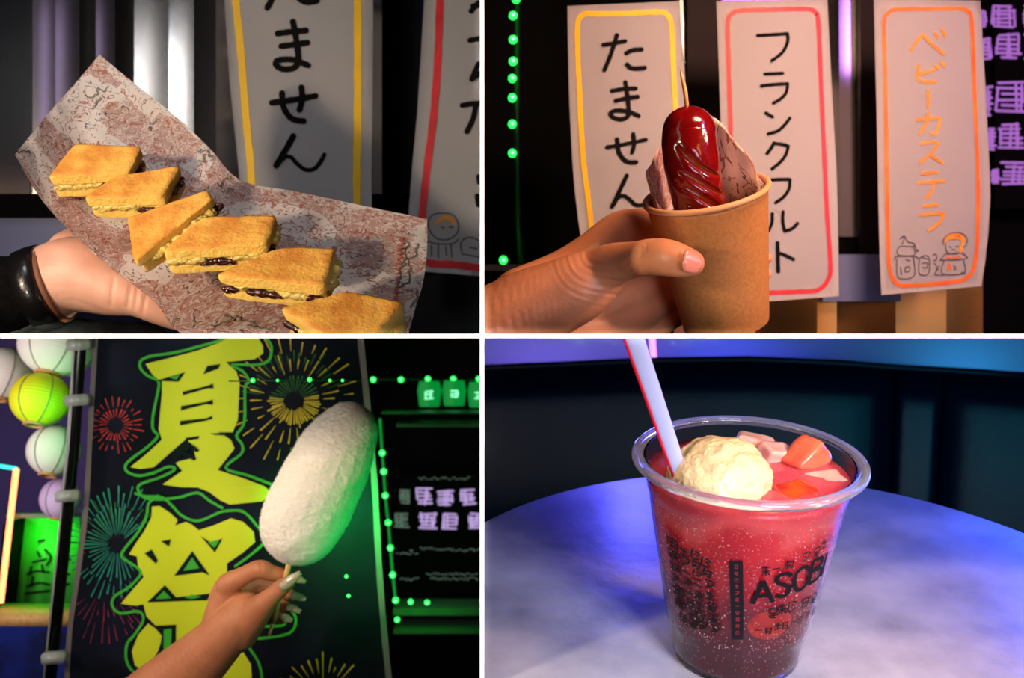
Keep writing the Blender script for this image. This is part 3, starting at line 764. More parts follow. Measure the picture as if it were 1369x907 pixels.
bB = [(1029, 13), (1055, 12.2), (1083, 12.5), (1091, 18), (1094, 30), (1098, 119), (1102.7, 225), (1106, 290), (1110, 350), (1108, 372), (1094, 387.5), (1065, 390), (1030, 391.5), (1000, 394), (988, 384), (985, 360)]
bB2 = [(1029, 13), (990, 14), (979, 18), (973, 30), (974, 80), (976, 150), (978, 220), (981, 300), (985, 360)]
sign('paper_sign', [(957.8, 1.5), (960, 60), (963.6, 169), (966, 240), (970, 320), (975, 407)], [(1106, -1), (1110, 80), (1115, 172), (1118, 224), (1120, 277), (1121.5, 396)], sB,
     'white paper sign with red rounded border and black katakana directly behind the kraft cup', 2, [bB, bB2], M['redline'],
     [[[(1013, 47.5), (1030, 46.5), (1053, 45)], [(1053, 46), (1053, 56), (1046, 70), (1032, 81)]],
      [[(1022.5, 99), (1046.5, 98)], [(1018, 115), (1035, 113), (1053, 112)], [(1053, 113), (1051, 124), (1044, 132), (1034, 138)]],
      [[(1024, 151), (1033, 156.5)], [(1027, 179), (1040, 175), (1049, 167), (1056, 158)]],
      [[5, (1035, 191), (1031, 198), (1025.5, 205.5)], [(1036, 192), (1046, 193), (1054, 195.5)], [(1054, 195.5), (1050, 208), (1042, 218), (1032, 226)]],
      [[(1027, 241.5), (1040, 240), (1056, 240)], [(1056, 240), (1055, 252), (1048, 263), (1037, 271)]],
      [[(1032.5, 286), (1032, 298), (1027.5, 309)], [(1047, 283), (1046.5, 296), (1049, 309)], [(1049, 309), (1059, 306), (1066, 299)]],
      [[5.5, (1039.5, 325), (1040, 345), (1040.5, 363)], [(1043, 339), (1051, 342), (1061, 347)]]], M['ink'], bw=6, lw=4.6)
sC = lambda x, y: .995+.003*math.sin((x-1170)/150*math.pi)*-1 + .012*max(0, (y-150)/250)**2
bC = [(1240, 12), (1284, 11.5), (1294, 16), (1299, 28), (1303, 119), (1307, 225), (1307.5, 280), (1306, 330), (1302, 358), (1292, 372), (1275, 377), (1245, 380), (1215, 382), (1202, 381), (1192, 370), (1188.5, 352)]
bC2 = [(1240, 12), (1200, 12.5), (1188, 17), (1182, 30), (1183, 80), (1184, 132), (1185.5, 225), (1187, 300), (1188.5, 352)]
cdr = [([[(1206, 327), (1209, 317), (1203, 320), (1209, 316), (1214, 324), (1220, 325), (1222, 330), (1203, 330), (1201, 341), (1223, 341), (1220, 329)], [(1198, 343), (1223, 343), (1227, 346)], [(1199, 346), (1201, 371), (1222, 369), (1221, 345)],
         [(1204, 357), (1205, 368)], [(1197, 343), (1196, 348)], [(1222, 325), (1226, 336), (1228, 334)], [(1210, 358), (1216, 357), (1215, 363), (1210, 363), (1211, 358)], [(1211, 347), (1216, 349)],
         [(1229, 346), (1229, 366), (1241, 366), (1242, 346), (1236, 342), (1229, 346)], [(1233, 352), (1240, 352), (1239, 358), (1233, 358)], [(1232, 344), (1240, 347)],
         [(1247, 342), (1251, 340), (1252, 347), (1248, 349)], [(1249, 352), (1253, 358), (1250, 367), (1256, 367)], [(1256, 355), (1253, 362)]], 1.1, M['pencil']),
       ([[(1261, 327), (1262, 320), (1268, 314), (1279, 311), (1289, 314), (1293, 321), (1291, 329), (1286, 331)], [(1264, 327), (1265, 335), (1270, 339), (1280, 339), (1284, 334), (1285, 325)], [(1263, 340), (1259, 346), (1259, 348), (1291, 346), (1290, 341), (1285, 338), (1264, 340)],
         [(1262, 349), (1260, 366), (1289, 365), (1288, 348)], [(1258, 368), (1264, 367)], [(1285, 364), (1290, 366)], [(1269, 330), (1272, 331)], [(1278, 330), (1281, 330)], [(1273, 334), (1277, 334)], [(1275, 355), (1278, 359), (1275, 361)]], 1.2, M['pencil']),
       ([[(1264, 323), (1267, 317), (1275, 314), (1284, 315), (1289, 321)], [(1266, 320), (1276, 318), (1287, 320)], [(1287, 321), (1286, 330), (1284, 337)]], 3.6, M['orangetext']),
       ([[(1264, 344), (1270, 345)], [(1273, 344), (1279, 345)], [(1281, 343), (1284, 344)], [(1268, 353), (1267, 362)], [(1270, 354), (1271, 361)]], 2.0, M['orangeline'])]
sign('paper_sign', [(1168.3, -3), (1170, 75), (1172, 150), (1173.5, 224), (1175, 300), (1176.5, 350), (1178.4, 394.6)], [(1310.5, 1), (1317, 110), (1323, 225), (1324, 264), (1321, 315), (1317, 350), (1312, 382.7)], sC,
     'white paper sign with orange rounded border, orange katakana and a small stall drawing', 2, [bC, bC2], M['orangeline'],
     [[[(1217.5, 67), (1225, 56), (1233, 46)], [(1233, 46), (1246, 59), (1262, 72)], [4, (1250, 44), (1254, 50)], [4, (1260, 40), (1264, 48)]],
      [[(1228, 87), (1227, 103), (1233, 109), (1251, 109.5)], [(1228.6, 99), (1249, 93)], [4, (1251.6, 87), (1254, 91)], [4, (1259.5, 83), (1262, 88)]],
      [[(1241, 121), (1241, 143)]],
      [[(1226, 160), (1242, 159), (1256, 158.5), (1254, 172), (1250, 179), (1245, 178)], [(1241, 151), (1239, 164), (1229.5, 179)]],
      [[(1231, 192), (1253, 191), (1245, 205), (1230, 218)], [(1243.7, 207.6), (1260, 217.5)]],
      [[(1233, 232), (1253, 230.6)], [(1228, 244.6), (1262, 242)], [(1248, 244), (1246, 255), (1238, 265)]],
      [[(1234.4, 275.6), (1253, 274)], [(1229.5, 287.5), (1261, 285)], [(1261, 286), (1256, 298), (1242, 308)]]], M['orangetext'], bw=5.5, lw=4.2, extra=cdr)
# glowing purple lettering behind
random.seed(9)
def glyph(bm, cx, cy, w, h, d, n=7, lw=3., rnd=random):
    """a brushy sign character: crossed strokes filling its square"""
    s = lambda x, y: d
    for i in range(n):
        t = (i+.5)/n
        if i % 2 == 0: y = cy-h/2+h*t; stroke(bm, [(cx-w/2*rnd.uniform(.5, 1), y+rnd.uniform(-1, 1)), (cx+w/2*rnd.uniform(.5, 1), y+rnd.uniform(-1, 1))], lw, s, .0005+i*.0001, curve=False)
        else: x = cx-w/2+w*rnd.choice([.1, .3, .5, .7, .9]); stroke(bm, [(x, cy-h/2*rnd.uniform(.4, 1)), (x+rnd.uniform(-3, 3), cy+h/2*rnd.uniform(.3, 1))], lw, s, .0005+i*.0001, curve=False)
sgn = thing('lit_menu_board', P(1350, 140, 1.30))
bm = bmesh.new(); add_box(bm, P(1372, 130, 1.305), (.075, .006, .26)); obj('board_panel', bm, M['black'], sgn, 2, smooth=False)
for (x, y, w, h) in [(1342, 22, 34, 30), (1312, 25, 12, 22), (1348, 62, 34, 34), (1318, 65, 12, 28), (1350, 130, 40, 42), (1320, 135, 14, 40), (1352, 182, 36, 34), (1325, 186, 12, 30), (1356, 232, 40, 30), (1330, 236, 10, 18), (1378, 22, 20, 30), (1380, 62, 20, 34), (1384, 130, 20, 40)]:
    bm = bmesh.new(); glyph(bm, x, y, w, h, 1.30, 11, 3.4); obj('glowing_character', bm, M['purplesign'], sgn, 2)
tag(sgn, 'black board of blurred glowing purple characters at the right edge behind the orange sign', 'sign')

# --- kraft cup ---
def axis_frame(px0, py0, px1, py1, d, s):
    """cup frame: rim centre pixel, base centre pixel, distance, sine of the angle between rim plane and the sight line"""
    o = P(px0, py0, d); v = o.normalized()
    ex = Vector((1, 0, 0)); ex = (ex-v*ex.dot(v)).normalized(); ez = Vector((0, 0, 1)); ez = (ez-v*ez.dot(v)-ex*ez.dot(ex)).normalized()
    a, b = px1-px0, -(py1-py0); l = math.hypot(a, b)
    down = (ex*a/l+ez*b/l)*math.sqrt(1-s*s)+v*s
    return o, -down
o2, up2 = axis_frame(944, 258, 975, 434, .70, .27)
m2 = frame(up2, Vector((0, 1, 0)))
k2 = .70/F
R0, R1, H2 = 81*k2, 59*k2, 190*k2
cup2 = thing('paper_cup', o2-up2*H2)
tag(cup2, 'brown kraft paper cup holding the sausage, gripped by a thumb', 'cup')
bm = bmesh.new(); lathe(bm, [(R1-.001, -H2+.004), (R1-.0003, -H2), (R1, -H2+.0002), (R1, -H2+.0008)]+[(R1+(R0-R1)*t, -H2+(H2-.0015)*t) for t in [.02+.98*i/24 for i in range(25)]]+[(R0-.0008, -.0015)]+[(R1+(R0-R1)*t-.0008, -H2+(H2-.0015)*t) for t in [1-.95*i/12 for i in range(1, 13)]], o2, m2, 96)
obj('cup_wall', bm, M['kraft'], cup2, 2)
bm = bmesh.new(); lathe(bm, [(.0001, -H2+.004), (R1-.001, -H2+.004)], o2, m2, 96); obj('cup_base', bm, M['kraft'], cup2, 2)
bm = bmesh.new(); q = [(R0+.0004+.0019*math.cos(a), -.0002+.0019*math.sin(a)) for a in [2*math.pi*i/12 for i in range(12)]]
lathe(bm, q, o2, m2, 96, closed=True); obj('rolled_rim', bm, M['kraftrim'], cup2, 2)
# --- liner of printed paper: a fan standing inside the cup behind the sausage
def linerf(u, v):
    a = R(-32 + 244*u)          # around the back of the cup (0 = +x of the frame)
    top = smooth_pt([(6,), (22,), (52,), (86,), (112,), (104,), (70,), (44,), (30,), (18,), (8,)], u)[0]*k2
    r = (R0-.0035)*(.80+.16*v)+.0012*math.sin(u*31)*v
    z = -.035+(top+.035)*v
    lean = .006*max(0, v-.3)
    return o2+m2 @ Vector((r*math.cos(a), r*math.sin(a)-lean*0, z))
# find which local direction faces away from the camera
def local_ang(px, py): 
    q = m2.inverted() @ (P(px, py, .70)-o2); return math.degrees(math.atan2(q.y, q.x))
back = m2.inverted() @ Vector((0, 1, 0)); back_a = math.degrees(math.atan2(back.y, back.x)); right = m2.inverted() @ Vector((1, 0, 0)); right_a = math.degrees(math.atan2(right.y, right.x))
sgn_ = 1 if ((back_a-right_a) % 360) < 180 else -1
def linerf(u, v):
    a = R(right_a+sgn_*(-25+235*u))
    top = smooth_pt([(2,), (4,), (22,), (50,), (82,), (97,), (88,), (62,), (48,), (40,), (28,), (4,)], u)[0]*k2
    r = (R0-.0030)*(.84+.14*v)+.0010*math.sin(u*40)*v
    z = -.045+(top+.045)*v
    return o2+m2 @ Vector((r*math.cos(a), r*math.sin(a), z))
bm = bmesh.new(); sheet(bm, linerf, 90, 24)
uvl = bm.loops.layers.uv['uv']
for f in bm.faces:
    for lp in f.loops: lp[uvl].uv = (lp[uvl].uv[0]*1.0, lp[uvl].uv[1]*.45)
bmesh.ops.solidify(bm, geom=bm.faces[:], thickness=-.0002)
tag(obj('printed_liner', bm, M['wrap2'], booth=2), 'pink printed greaseproof liner rising inside the kraft cup behind the sausage', 'liner')
# --- sausage ---
pts = [(921, 178, .688), (922, 200, .688), (927, 232, .692), (934, 266, .697), (940, 300, .703)]
sp = [P(*p) for p in smooth_line(pts, 10)]
sr = 36*.69/F
bm = bmesh.new()
ring_n, seg = 150, 96
axis0 = (sp[0]-sp[1]).normalized()
L = [0.]
for a, b in zip(sp, sp[1:]): L.append(L[-1]+(b-a).length)
tot = L[-1]
def along(t):
    if t <= 0: return sp[0]+axis0*(-t), (sp[1]-sp[0]).normalized()
    for i in range(len(L)-1):
        if t <= L[i+1] or i == len(L)-2:
            f = (t-L[i])/(L[i+1]-L[i]); return sp[i].lerp(sp[i+1], f), (sp[i+1]-sp[i]).normalized()
cuts = [(.30, 0.), (.48, .3), (.66, -.1), (.84, .2), (1.02, 0.)]
cl = bm.loops.layers.color.new('cut')
rings = []; vals = {}
for i in range(ring_n+1):
    s_ = -sr + (tot+sr)*(i/ring_n)
    rr = sr*math.sqrt(max(0.0004, 1-(s_/sr)**2)) if s_ < 0 else sr*(1+.02*math.sin(s_*120))
    c, d = along(s_); mm = frame(d, Vector((0, 1, 0)))
    row = []
    for k in range(seg):
        a = 2*math.pi*k/seg
        dr = mm @ Vector((math.cos(a), math.sin(a), 0))
        # angle measured from the viewer, diagonal knife cuts on the visible side
        sx = dr.x; fy = -dr.y
        depth = 0
        if fy > -.05 and sx > -.62:
            for (t0, ph) in cuts:
                tt = s_-(t0*tot*.98) - sx*.0145 - .002*ph
                wdt = .0021*max(.05, 1-((sx-.12)/.78)**2)**.5
                depth = max(depth, math.exp(-(tt/wdt)**2)*max(0, 1-((sx-.12)/.78)**4))
        v = bm.verts.new(c+dr*(rr-.0034*depth+.0006*max(0, min(1, (depth-.05)*6)) *(1-depth)+.0004*noise.noise((c+dr*rr)*160))); vals[v] = depth
        row.append(v)
    rings.append(row)
for a, b in zip(rings, rings[1:]):
    for k in range(seg): bm.faces.new((a[k], a[(k+1) % seg], b[(k+1) % seg], b[k]))
bm.faces.new(rings[0][::-1])
for f in bm.faces:
    for lp in f.loops: x = vals.get(lp.vert, 0); lp[cl] = (x, x, x, 1)
M['sausage'] = mat('glazed_sausage', rgb(98, 4, 6), .16, coat=.9, sss=.15, sssr=(1, .15, .05), c2=rgb(120, 8, 8), cscale=70, bump=.0003, bscale=240)
nt = M['sausage'].node_tree; bsdf = nt.nodes['Principled BSDF']
src = bsdf.inputs['Base Color'].links[0].from_socket
vc = nt.nodes.new('ShaderNodeVertexColor'); vc.layer_name = 'cut'
mx = nt.nodes.new('ShaderNodeMix'); mx.data_type = 'RGBA'; mx.inputs[7].default_value = rgb(176, 62, 18)
nn = nt.nodes.new('ShaderNodeTexNoise'); nn.inputs['Scale'].default_value = 320
mm_ = nt.nodes.new('ShaderNodeMath'); mm_.operation = 'MULTIPLY'; nt.links.new(vc.outputs[0], mm_.inputs[0]); nt.links.new(nn.outputs[0], mm_.inputs[1])
m3_ = nt.nodes.new('ShaderNodeMath'); m3_.operation = 'MULTIPLY'; m3_.use_clamp = True; nt.links.new(mm_.outputs[0], m3_.inputs[0]); m3_.inputs[1].default_value = 2.2
nt.links.new(m3_.outputs[0], mx.inputs[0]); nt.links.new(src, mx.inputs[6]); nt.links.new(mx.outputs[2], bsdf.inputs['Base Color'])
tag(obj('grilled_sausage', bm, M['sausage'], booth=2), 'glossy red frankfurter scored with diagonal cuts standing in the kraft cup', 'sausage')
bm = bmesh.new(); tube(bm, [P(909.5, 92, .690), P(912, 104, .690), P(916, 122, .690), P(919, 150, .690)], [.0003, .0011, .0014, .0014], 10)
tag(obj('bamboo_skewer', bm, M['wood'], booth=2), 'pointed bamboo skewer sticking out of the top of the red sausage', 'skewer')
# --- hand ---
cr2 = [(858, 330, 856, 345, .9), (864, 325, 862, 338, .7), (870, 365, 866, 372, .5)]
w2 = wrinkles(cr2, .0007, 3.0)
def folds2(co, n):
    q = w2(co, n); x, y = pix(co); dx, dy = x-815, y-322; r_ = math.hypot(dx, dy); a_ = math.degrees(math.atan2(dy, dx))
    if n.y < .2 and 26 < r_ < 104 and 30 < a_ < 175 and co.y < .72:
        env = min(1, (r_-26)/12, (104-r_)/30)*min(1, (a_-30)/25, (175-a_)/40)
        q = q+n*(.00026*env*math.sin((r_+3*math.sin(a_*.08))*2*math.pi/9.5)*(.6+.4*math.sin(r_*.31+a_*.05)))
    return q
hand2 = organic('person', [
    [(590, 490, .725, 66), (640, 456, .72, 62), (700, 418, .715, 55), (745, 398, .71, 50), (775, 384, .705, 46), (800, 368, .70, 36), (820, 354, .69, 29), (848, 347, .675, 24), (872, 344, .660, 25), (893, 345, .648, 25), (912, 350, .643, 22), (924, 352, .643, 18)],
    [(700, 405, .735, 48), (755, 372, .745, 38), (795, 342, .755, 33), (830, 312, .76, 30), (862, 304, .765, 25), (900, 300, .775, 18), (960, 298, .775, 14), (1000, 300, .765, 12)],
    [(740, 420, .735, 44), (790, 415, .745, 38), (835, 395, .75, 30), (872, 380, .765, 22), (910, 370, .775, 17), (970, 350, .772, 14), (1012, 346, .748, 11), (1025, 346, .735, 8)],
    [(750, 440, .735, 40), (800, 440, .745, 34), (845, 425, .75, 26), (885, 405, .765, 20), (930, 388, .775, 15), (980, 370, .772, 13), (1013, 367, .748, 10), (1024, 367, .735, 8)],
    [(760, 455, .735, 36), (820, 455, .745, 26), (870, 440, .76, 18), (910, 420, .77, 14), (960, 400, .772, 11)]],
    M['skin_tan'], voxel=.0009, smooth=9, booth=2, deform=folds2)
tag(hand2, 'bare forearm and hand reaching in from the left to grip the kraft cup', 'person')
bm = bmesh.new()
nm = frame(Vector((-.05, -1, .25)), Vector((0, 0, 1)))
def nailf(c, ex, ey, ez, w, l, bulge):
    bm = bmesh.new(); n = 10; g = []
    for i in range(n+1):
        row = []
        for j in range(n+1):
            u, v = -1+2*i/n, -1+2*j/n
            wv = math.sqrt(max(0, 1-(abs(v)**4)))*(.82+.18*(1-v*.3))
            p = c+ex*(v*l)+ey*(u*w*max(.25, wv))+ez*(bulge*(1-u*u)-.0*bulge)
            row.append(bm.verts.new(p))
        g.append(row)
    for i in range(n):
        for j in range(n): bm.faces.new((g[i][j], g[i+1][j], g[i+1][j+1], g[i][j+1]))
    bmesh.ops.recalc_face_normals(bm, faces=bm.faces)
    bmesh.ops.solidify(bm, geom=bm.faces[:], thickness=.0004)
    return bm
ex = (P(938, 354, .637)-P(912, 346, .631)).normalized(); ez = Vector((.18, -1, .10)).normalized(); ey = ez.cross(ex).normalized(); ez = ex.cross(ey).normalized()
if ez.y > 0: ez = -ez
obj('thumbnail', nailf(P(925, 350, .6315), ex, ey, ez, .0068, .0070, .0022), M['nail'], hand2)
# ================================================================== BOOTH 3: candy floss before the festival banner
bm = bmesh.new(); add_box(bm, P(330, 700, 1.62), (1.5, .01, .9))
M['violetwall'] = mat('violet_wall', rgb(120, 100, 190), .7)
tag(obj('wall_back', bm, M['violetwall'], booth=3, smooth=False), kind='structure')
bm = bmesh.new(); add_box(bm, P(580, 690, 1.50), (.26, .01, .62))
tag(obj('wall_right', bm, M['black'], booth=3, smooth=False), kind='structure')
bm = bmesh.new(); add_box(bm, P(20, 880, 1.40), (.34, .01, .13))
M['bluewall'] = mat('blue_stained_wall', rgb(30, 60, 190), .6, c2=rgb(6, 12, 40), cscale=14, ramp=(.42, .62))
tag(obj('wall_left', bm, M['bluewall'], booth=3, smooth=False), kind='structure')
# banner
sb = lambda x, y: 1.00 + .0045*math.sin(x/46.0+.004*y) + .0022*math.sin(x/21.0-.006*y)
ban = thing('festival_banner', P(300, 940, 1.0))
LB = [(128, 430), (124, 455), (118, 560), (111, 680), (100, 770), (89, 850), (84, 960)]
RB = [(484, 430), (486, 455), (497, 560), (505, 650), (511, 760), (520, 870), (530, 960)]
bm = bmesh.new()
sheet(bm, lambda u, v: (lambda a, b: P(a[0]+(b[0]-a[0])*u, a[1]+(b[1]-a[1])*u, sb(a[0]+(b[0]-a[0])*u, a[1]+(b[1]-a[1])*u)))(interp_edge(LB, v), interp_edge(RB, v)), 120, 40)
bmesh.ops.solidify(bm, geom=bm.faces[:], thickness=-.0004)
obj('banner_cloth', bm, M['banner'], ban, 3)
for (nm_, ed, w) in (('right_hem', RB, 8), ('left_hem', LB, 7)):
    bm = bmesh.new(); stroke(bm, [(x-w*.5 if nm_ == 'right_hem' else x+w*.5, y) for x, y in ed], w, sb, .0010); obj('hem', bm, M['hem'], ban, 3)
def Z3(pts): return [(150+x/3.944, 450+y/3.944) for x, y in pts]
def Z4(pts): return [(140+x/3.673, 660+y/3.673) for x, y in pts]
def bpoly(name, pts, m, lift):
    bm = bmesh.new(); poly(bm, pts, sb, lift); return obj(name, bm, m, ban, 3)
def bline(name, lines, w, m, lift):
    bm = bmesh.new()
    for l in lines: stroke(bm, l, w, sb, lift, sub=4)
    return obj(name, bm, m, ban, 3)
Y1 = Z3([(175, 145), (300, 115), (450, 75), (560, 35), (640, -10), (760, -10), (795, 50), (795, 90), (750, 120), (600, 135), (655, 185), (672, 240), (662, 440), (635, 505), (560, 505), (625, 545), (645, 590), (600, 650), (555, 705), (680, 745), (800, 790), (850, 830), (790, 870), (620, 887), (570, 865), (510, 820), (450, 797), (360, 795), (265, 782), (370, 710), (330, 665), (440, 640), (430, 580), (390, 540), (310, 610), (220, 690), (150, 700), (95, 690), (170, 630), (262, 545), (245, 490), (262, 300), (262, 240), (215, 205)])
Y2 = Z4([(232, 65), (270, 62), (320, 95), (358, 130), (345, 158), (400, 140), (430, 155), (462, 182), (540, 155), (620, 122), (680, 140), (732, 190), (738, 240), (680, 290), (600, 345), (600, 420), (560, 520), (520, 640), (480, 700), (350, 740), (350, 650), (250, 650), (205, 605), (190, 545), (150, 552), (80, 542), (140, 470), (192, 410), (165, 365), (158, 310), (120, 300), (150, 250), (195, 185), (230, 115)])
Y3 = Z4([(213, 640), (250, 665), (280, 700), (272, 755), (235, 820), (170, 858), (148, 845), (133, 775), (165, 695)])
Y4 = Z4([(560, 850), (640, 800), (680, 780), (718, 840), (722, 907), (722, 960), (300, 960), (350, 880)])
for p in (Y1, Y2, Y3, Y4): bpoly('printed_character', p, M['yg'], .0012)
for p in (Z3([(370, 292), (500, 262), (530, 248), (535, 275), (500, 275), (372, 312)]), Z3([(362, 368), (495, 345), (530, 333), (530, 362), (495, 358), (362, 392)]), Z3([(357, 445), (495, 432), (528, 418), (528, 436), (495, 445), (357, 470)]),
          Z3([(225, 235), (262, 225), (385, 188), (350, 240)]), Z3([(480, 200), (500, 155), (570, 145), (560, 170)]), Z3([(385, 535), (460, 525), (455, 540), (390, 550)]), Z3([(515, 512), (630, 505), (620, 525), (540, 520)]),
          Z4([(275, 235), (325, 225), (315, 262)]), Z4([(195, 295), (230, 275), (262, 330), (250, 345)]), Z4([(340, 405), (430, 283), (515, 403), (480, 388)]), Z4([(470, 210), (520, 240), (578, 222), (540, 290)]),
          Z4([(208, 535), (295, 450), (350, 510), (530, 490), (500, 525), (340, 530)]), Z4([(250, 650), (350, 645), (345, 790), (250, 812), (285, 700)])):
    bpoly('dark_print', p, M['print_and_shadow'], .0018)
for p in (Z3([(300, 218), (355, 202), (340, 228)]), Z4([(385, 380), (430, 315), (465, 368)]), Z4([(250, 520), (290, 478), (325, 515)]), Z4([(290, 670), (328, 665), (325, 775), (288, 785)]), Z4([(505, 240), (565, 228), (540, 268)]), Z4([(390, 512), (430, 497), (475, 508), (430, 518)])):
    bpoly('green_print', p, M['gline'], .0024)
bline('teal_print', [Z3([(330, 660), (345, 610), (400, 590)]), Z3([(330, 630), (380, 620), (430, 645)]), Z3([(360, 590), (400, 570), (445, 600)])], 5, M['print_and_shadow'], .0024)
bline('green_outline', [Z3([(620, -20), (570, 20), (450, 55), (330, 85), (200, 105), (150, 130), (150, 170), (190, 210), (245, 240), (235, 320), (215, 420), (215, 490), (240, 525), (190, 580), (110, 640), (70, 680), (80, 715), (140, 735), (220, 720), (295, 688), (330, 703), (250, 745), (160, 775), (135, 800), (160, 845), (230, 860), (350, 850), (450, 825), (510, 865), (580, 905)]),
    Z3([(790, -10), (835, 40), (838, 90), (820, 130), (760, 150), (630, 150), (690, 185), (722, 240), (700, 270), (697, 450), (655, 522), (685, 570), (680, 620), (598, 695), (720, 735), (850, 785)]),
    Z4([(150, 0), (200, 15), (280, 20), (330, 60), (380, 110), (460, 135), (560, 95), (610, 85), (680, 90), (740, 150), (785, 230), (720, 300), (640, 358)]),
    Z4([(260, 12), (215, 50), (205, 110), (165, 190), (100, 270), (83, 310), (130, 345), (165, 370), (175, 400), (120, 460), (45, 510), (40, 560), (80, 590), (165, 580), (190, 620), (150, 690), (110, 740), (105, 810), (125, 860), (160, 890)]),
    Z4([(870, 572), (925, 585), (938, 640), (900, 690), (770, 712), (700, 705)]), Z4([(710, 760), (755, 830), (772, 907), (770, 960)]), Z4([(770, 655), (870, 650), (885, 630), (870, 620)])], 3.5, M['gline'], .0012)
random.seed(21)
def firework(cx, cy, rays, m_list, label=None):
    for (r0, r1, n, w, jit, mm_, a0, a1) in rays:
        bm = bmesh.new()
        for k in range(n):
            a = R(a0+(a1-a0)*(k+random.uniform(-.2, .2))/n); q0 = r0*random.uniform(1-jit, 1+jit); q1 = r1*random.uniform(1-jit, 1+jit)
            q2 = q1+(q0-q1)*.5; stroke(bm, [(cx+q_*math.cos(a), cy+q_*math.sin(a)) for q_ in (q1, q2, q0)], w*random.uniform(.7, 1.1), sb, .0008, curve=False, taper=True)
        tag(obj('firework_print', bm, M[mm_], ban, 3), kind='stuff')
firework(154.5, 569, [(11, 21, 26, 1.5, .08, 'fw_red', 0, 360), (25, 35, 26, 1.6, .12, 'fw_red', 0, 360)], None)
firework(393, 535, [(14, 34, 30, 2.2, .12, 'fw_yel', -10, 190), (12, 30, 16, 1.6, .12, 'fw_grn', 190, 350), (40, 58, 26, 2.2, .12, 'fw_yel', 0, 360), (46, 66, 20, 1.6, .12, 'fw_grn', 190, 350), (64, 84, 26, 2.2, .08, 'fw_yel', 70, 390)], None)
firework(157, 728, [(14, 46, 34, 1.7, .2, 'fw_teal', 60, 330), (50, 72, 30, 2.2, .12, 'fw_teal', 70, 310), (20, 56, 12, 1.5, .2, 'fw_grn', 180, 330)], None)
firework(140, 780, [(30, 52, 12, 1.8, .25, 'fw_pink', 35, 150), (60, 78, 8, 1.8, .15, 'fw_pink', 50, 120)], None)
firework(432, 935, [(32, 54, 16, 2.2, .2, 'fw_yel', 185, 355)], None)
tag(ban, 'tall dark festival banner with large yellow-green kanji and printed fireworks behind the candy floss', 'banner')
# pole with clips
pole = thing('banner_pole', P(64, 915, 1.0))
bm = bmesh.new(); tube(bm, [P(108, 440, .985), P(98, 590, .985), (P(84, 740, .985)), P(65, 920, .985)], .0058, 14); obj('pole_tube', bm, M['pole'], pole, 3)
bm = bmesh.new(); tube(bm, [P(101, 440, .981), P(91, 590, .981), (P(77, 740, .981)), P(58, 920, .981)], .0014, 8); obj('pole_highlight', bm, M['clip'], pole, 3)  # pale tube modelled as the highlight along the pole's left side
tag(pole, 'black leaning banner pole in front of the paper lanterns', 'pole')
for k, (x, y) in enumerate([(106, 461), (104, 535), (91, 663), (73, 879)]):
    bm = bmesh.new(); add_box(bm, P(x, y, .975), (.019, .014, .0095), Matrix.Rotation(R(-4), 3, 'Y')); bmesh.ops.bevel(bm, geom=bm.edges[:], offset=.0012, segments=2, affect='EDGES')
    obj('clip', bm, M['clip'], pole, 3)
# lanterns
def lantern(cx, cy, rx, ry, d, m, label, tilt=(0, 0), seed=0):
    c = P(cx, cy, d); k = d/F; root = thing('paper_lantern', c-Vector((0, 0, ry*k)))
    mt = Matrix.Rotation(R(tilt[0]), 3, 'X') @ Matrix.Rotation(R(tilt[1]), 3, 'Y')
    bm = bmesh.new(); prof = []
    for i in range(73):
        a = -math.pi/2+math.pi*i/72
        if abs(a) > R(72): continue
        q = 1+.012*math.cos(i*math.pi/1.5); prof.append((rx*k*math.cos(a)*q, ry*k*math.sin(a)))
    lathe(bm, prof, c, mt, 48); obj('paper_shade', bm, m, root, 3)
    # wire rib rings
    bm = bmesh.new(); r = prof[0][0]; z = prof[0][1]
    lathe(bm, [(r, z), (r+.001, z-.0022), (r-.002, z-.0030), (r-.0035, z-.001), (r-.002, z)], c, mt, 32, closed=True); obj('opening_ring', bm, M['kraftrim'], root, 3)
    bm = bmesh.new(); z = prof[-1][1]; tube(bm, [c+mt @ Vector((0, 0, z)), c+mt @ Vector((0, 0, z+.03))], .0006, 6); obj('hanging_wire', bm, M['pencil'], root, 3)
    for a in (0, 60, 120):
        bm = bmesh.new(); seam = []
        for i in range(2, 35):
            b = -math.pi/2+math.pi*i/36
            seam.append(c+mt @ Vector((rx*k*1.012*math.cos(b)*math.cos(R(a-110)), rx*k*1.012*math.cos(b)*math.sin(R(a-110)), ry*k*math.sin(b))))
        tube(bm, seam, .0005, 5); obj('seam', bm, M['greyink'], root, 3)
    tag(root, label, 'lantern', 'paper lanterns hanging behind the banner pole'); return root
lantern(76, 462, 50, 42, 1.12, M['lantern_w'], 'white paper lantern cut by the partition above the yellow-green one', (-22, 8))
lantern(6, 500, 36, 36, 1.16, M['lantern_w'], 'white paper lantern at the far left picture edge', (-22, 4))
lantern(54, 534, 39, 36, 1.10, M['lantern_y'], 'yellow-green paper lantern in the middle of the cluster', (-22, 5))
lantern(72, 603, 35, 34, 1.14, M['lantern_w'], 'white paper lantern just below the yellow-green one', (-22, 5))
lantern(80, 667, 26, 27, 1.18, M['lantern_p'], 'small lilac paper lantern lowest of the cluster above the green box', (-15, 5))
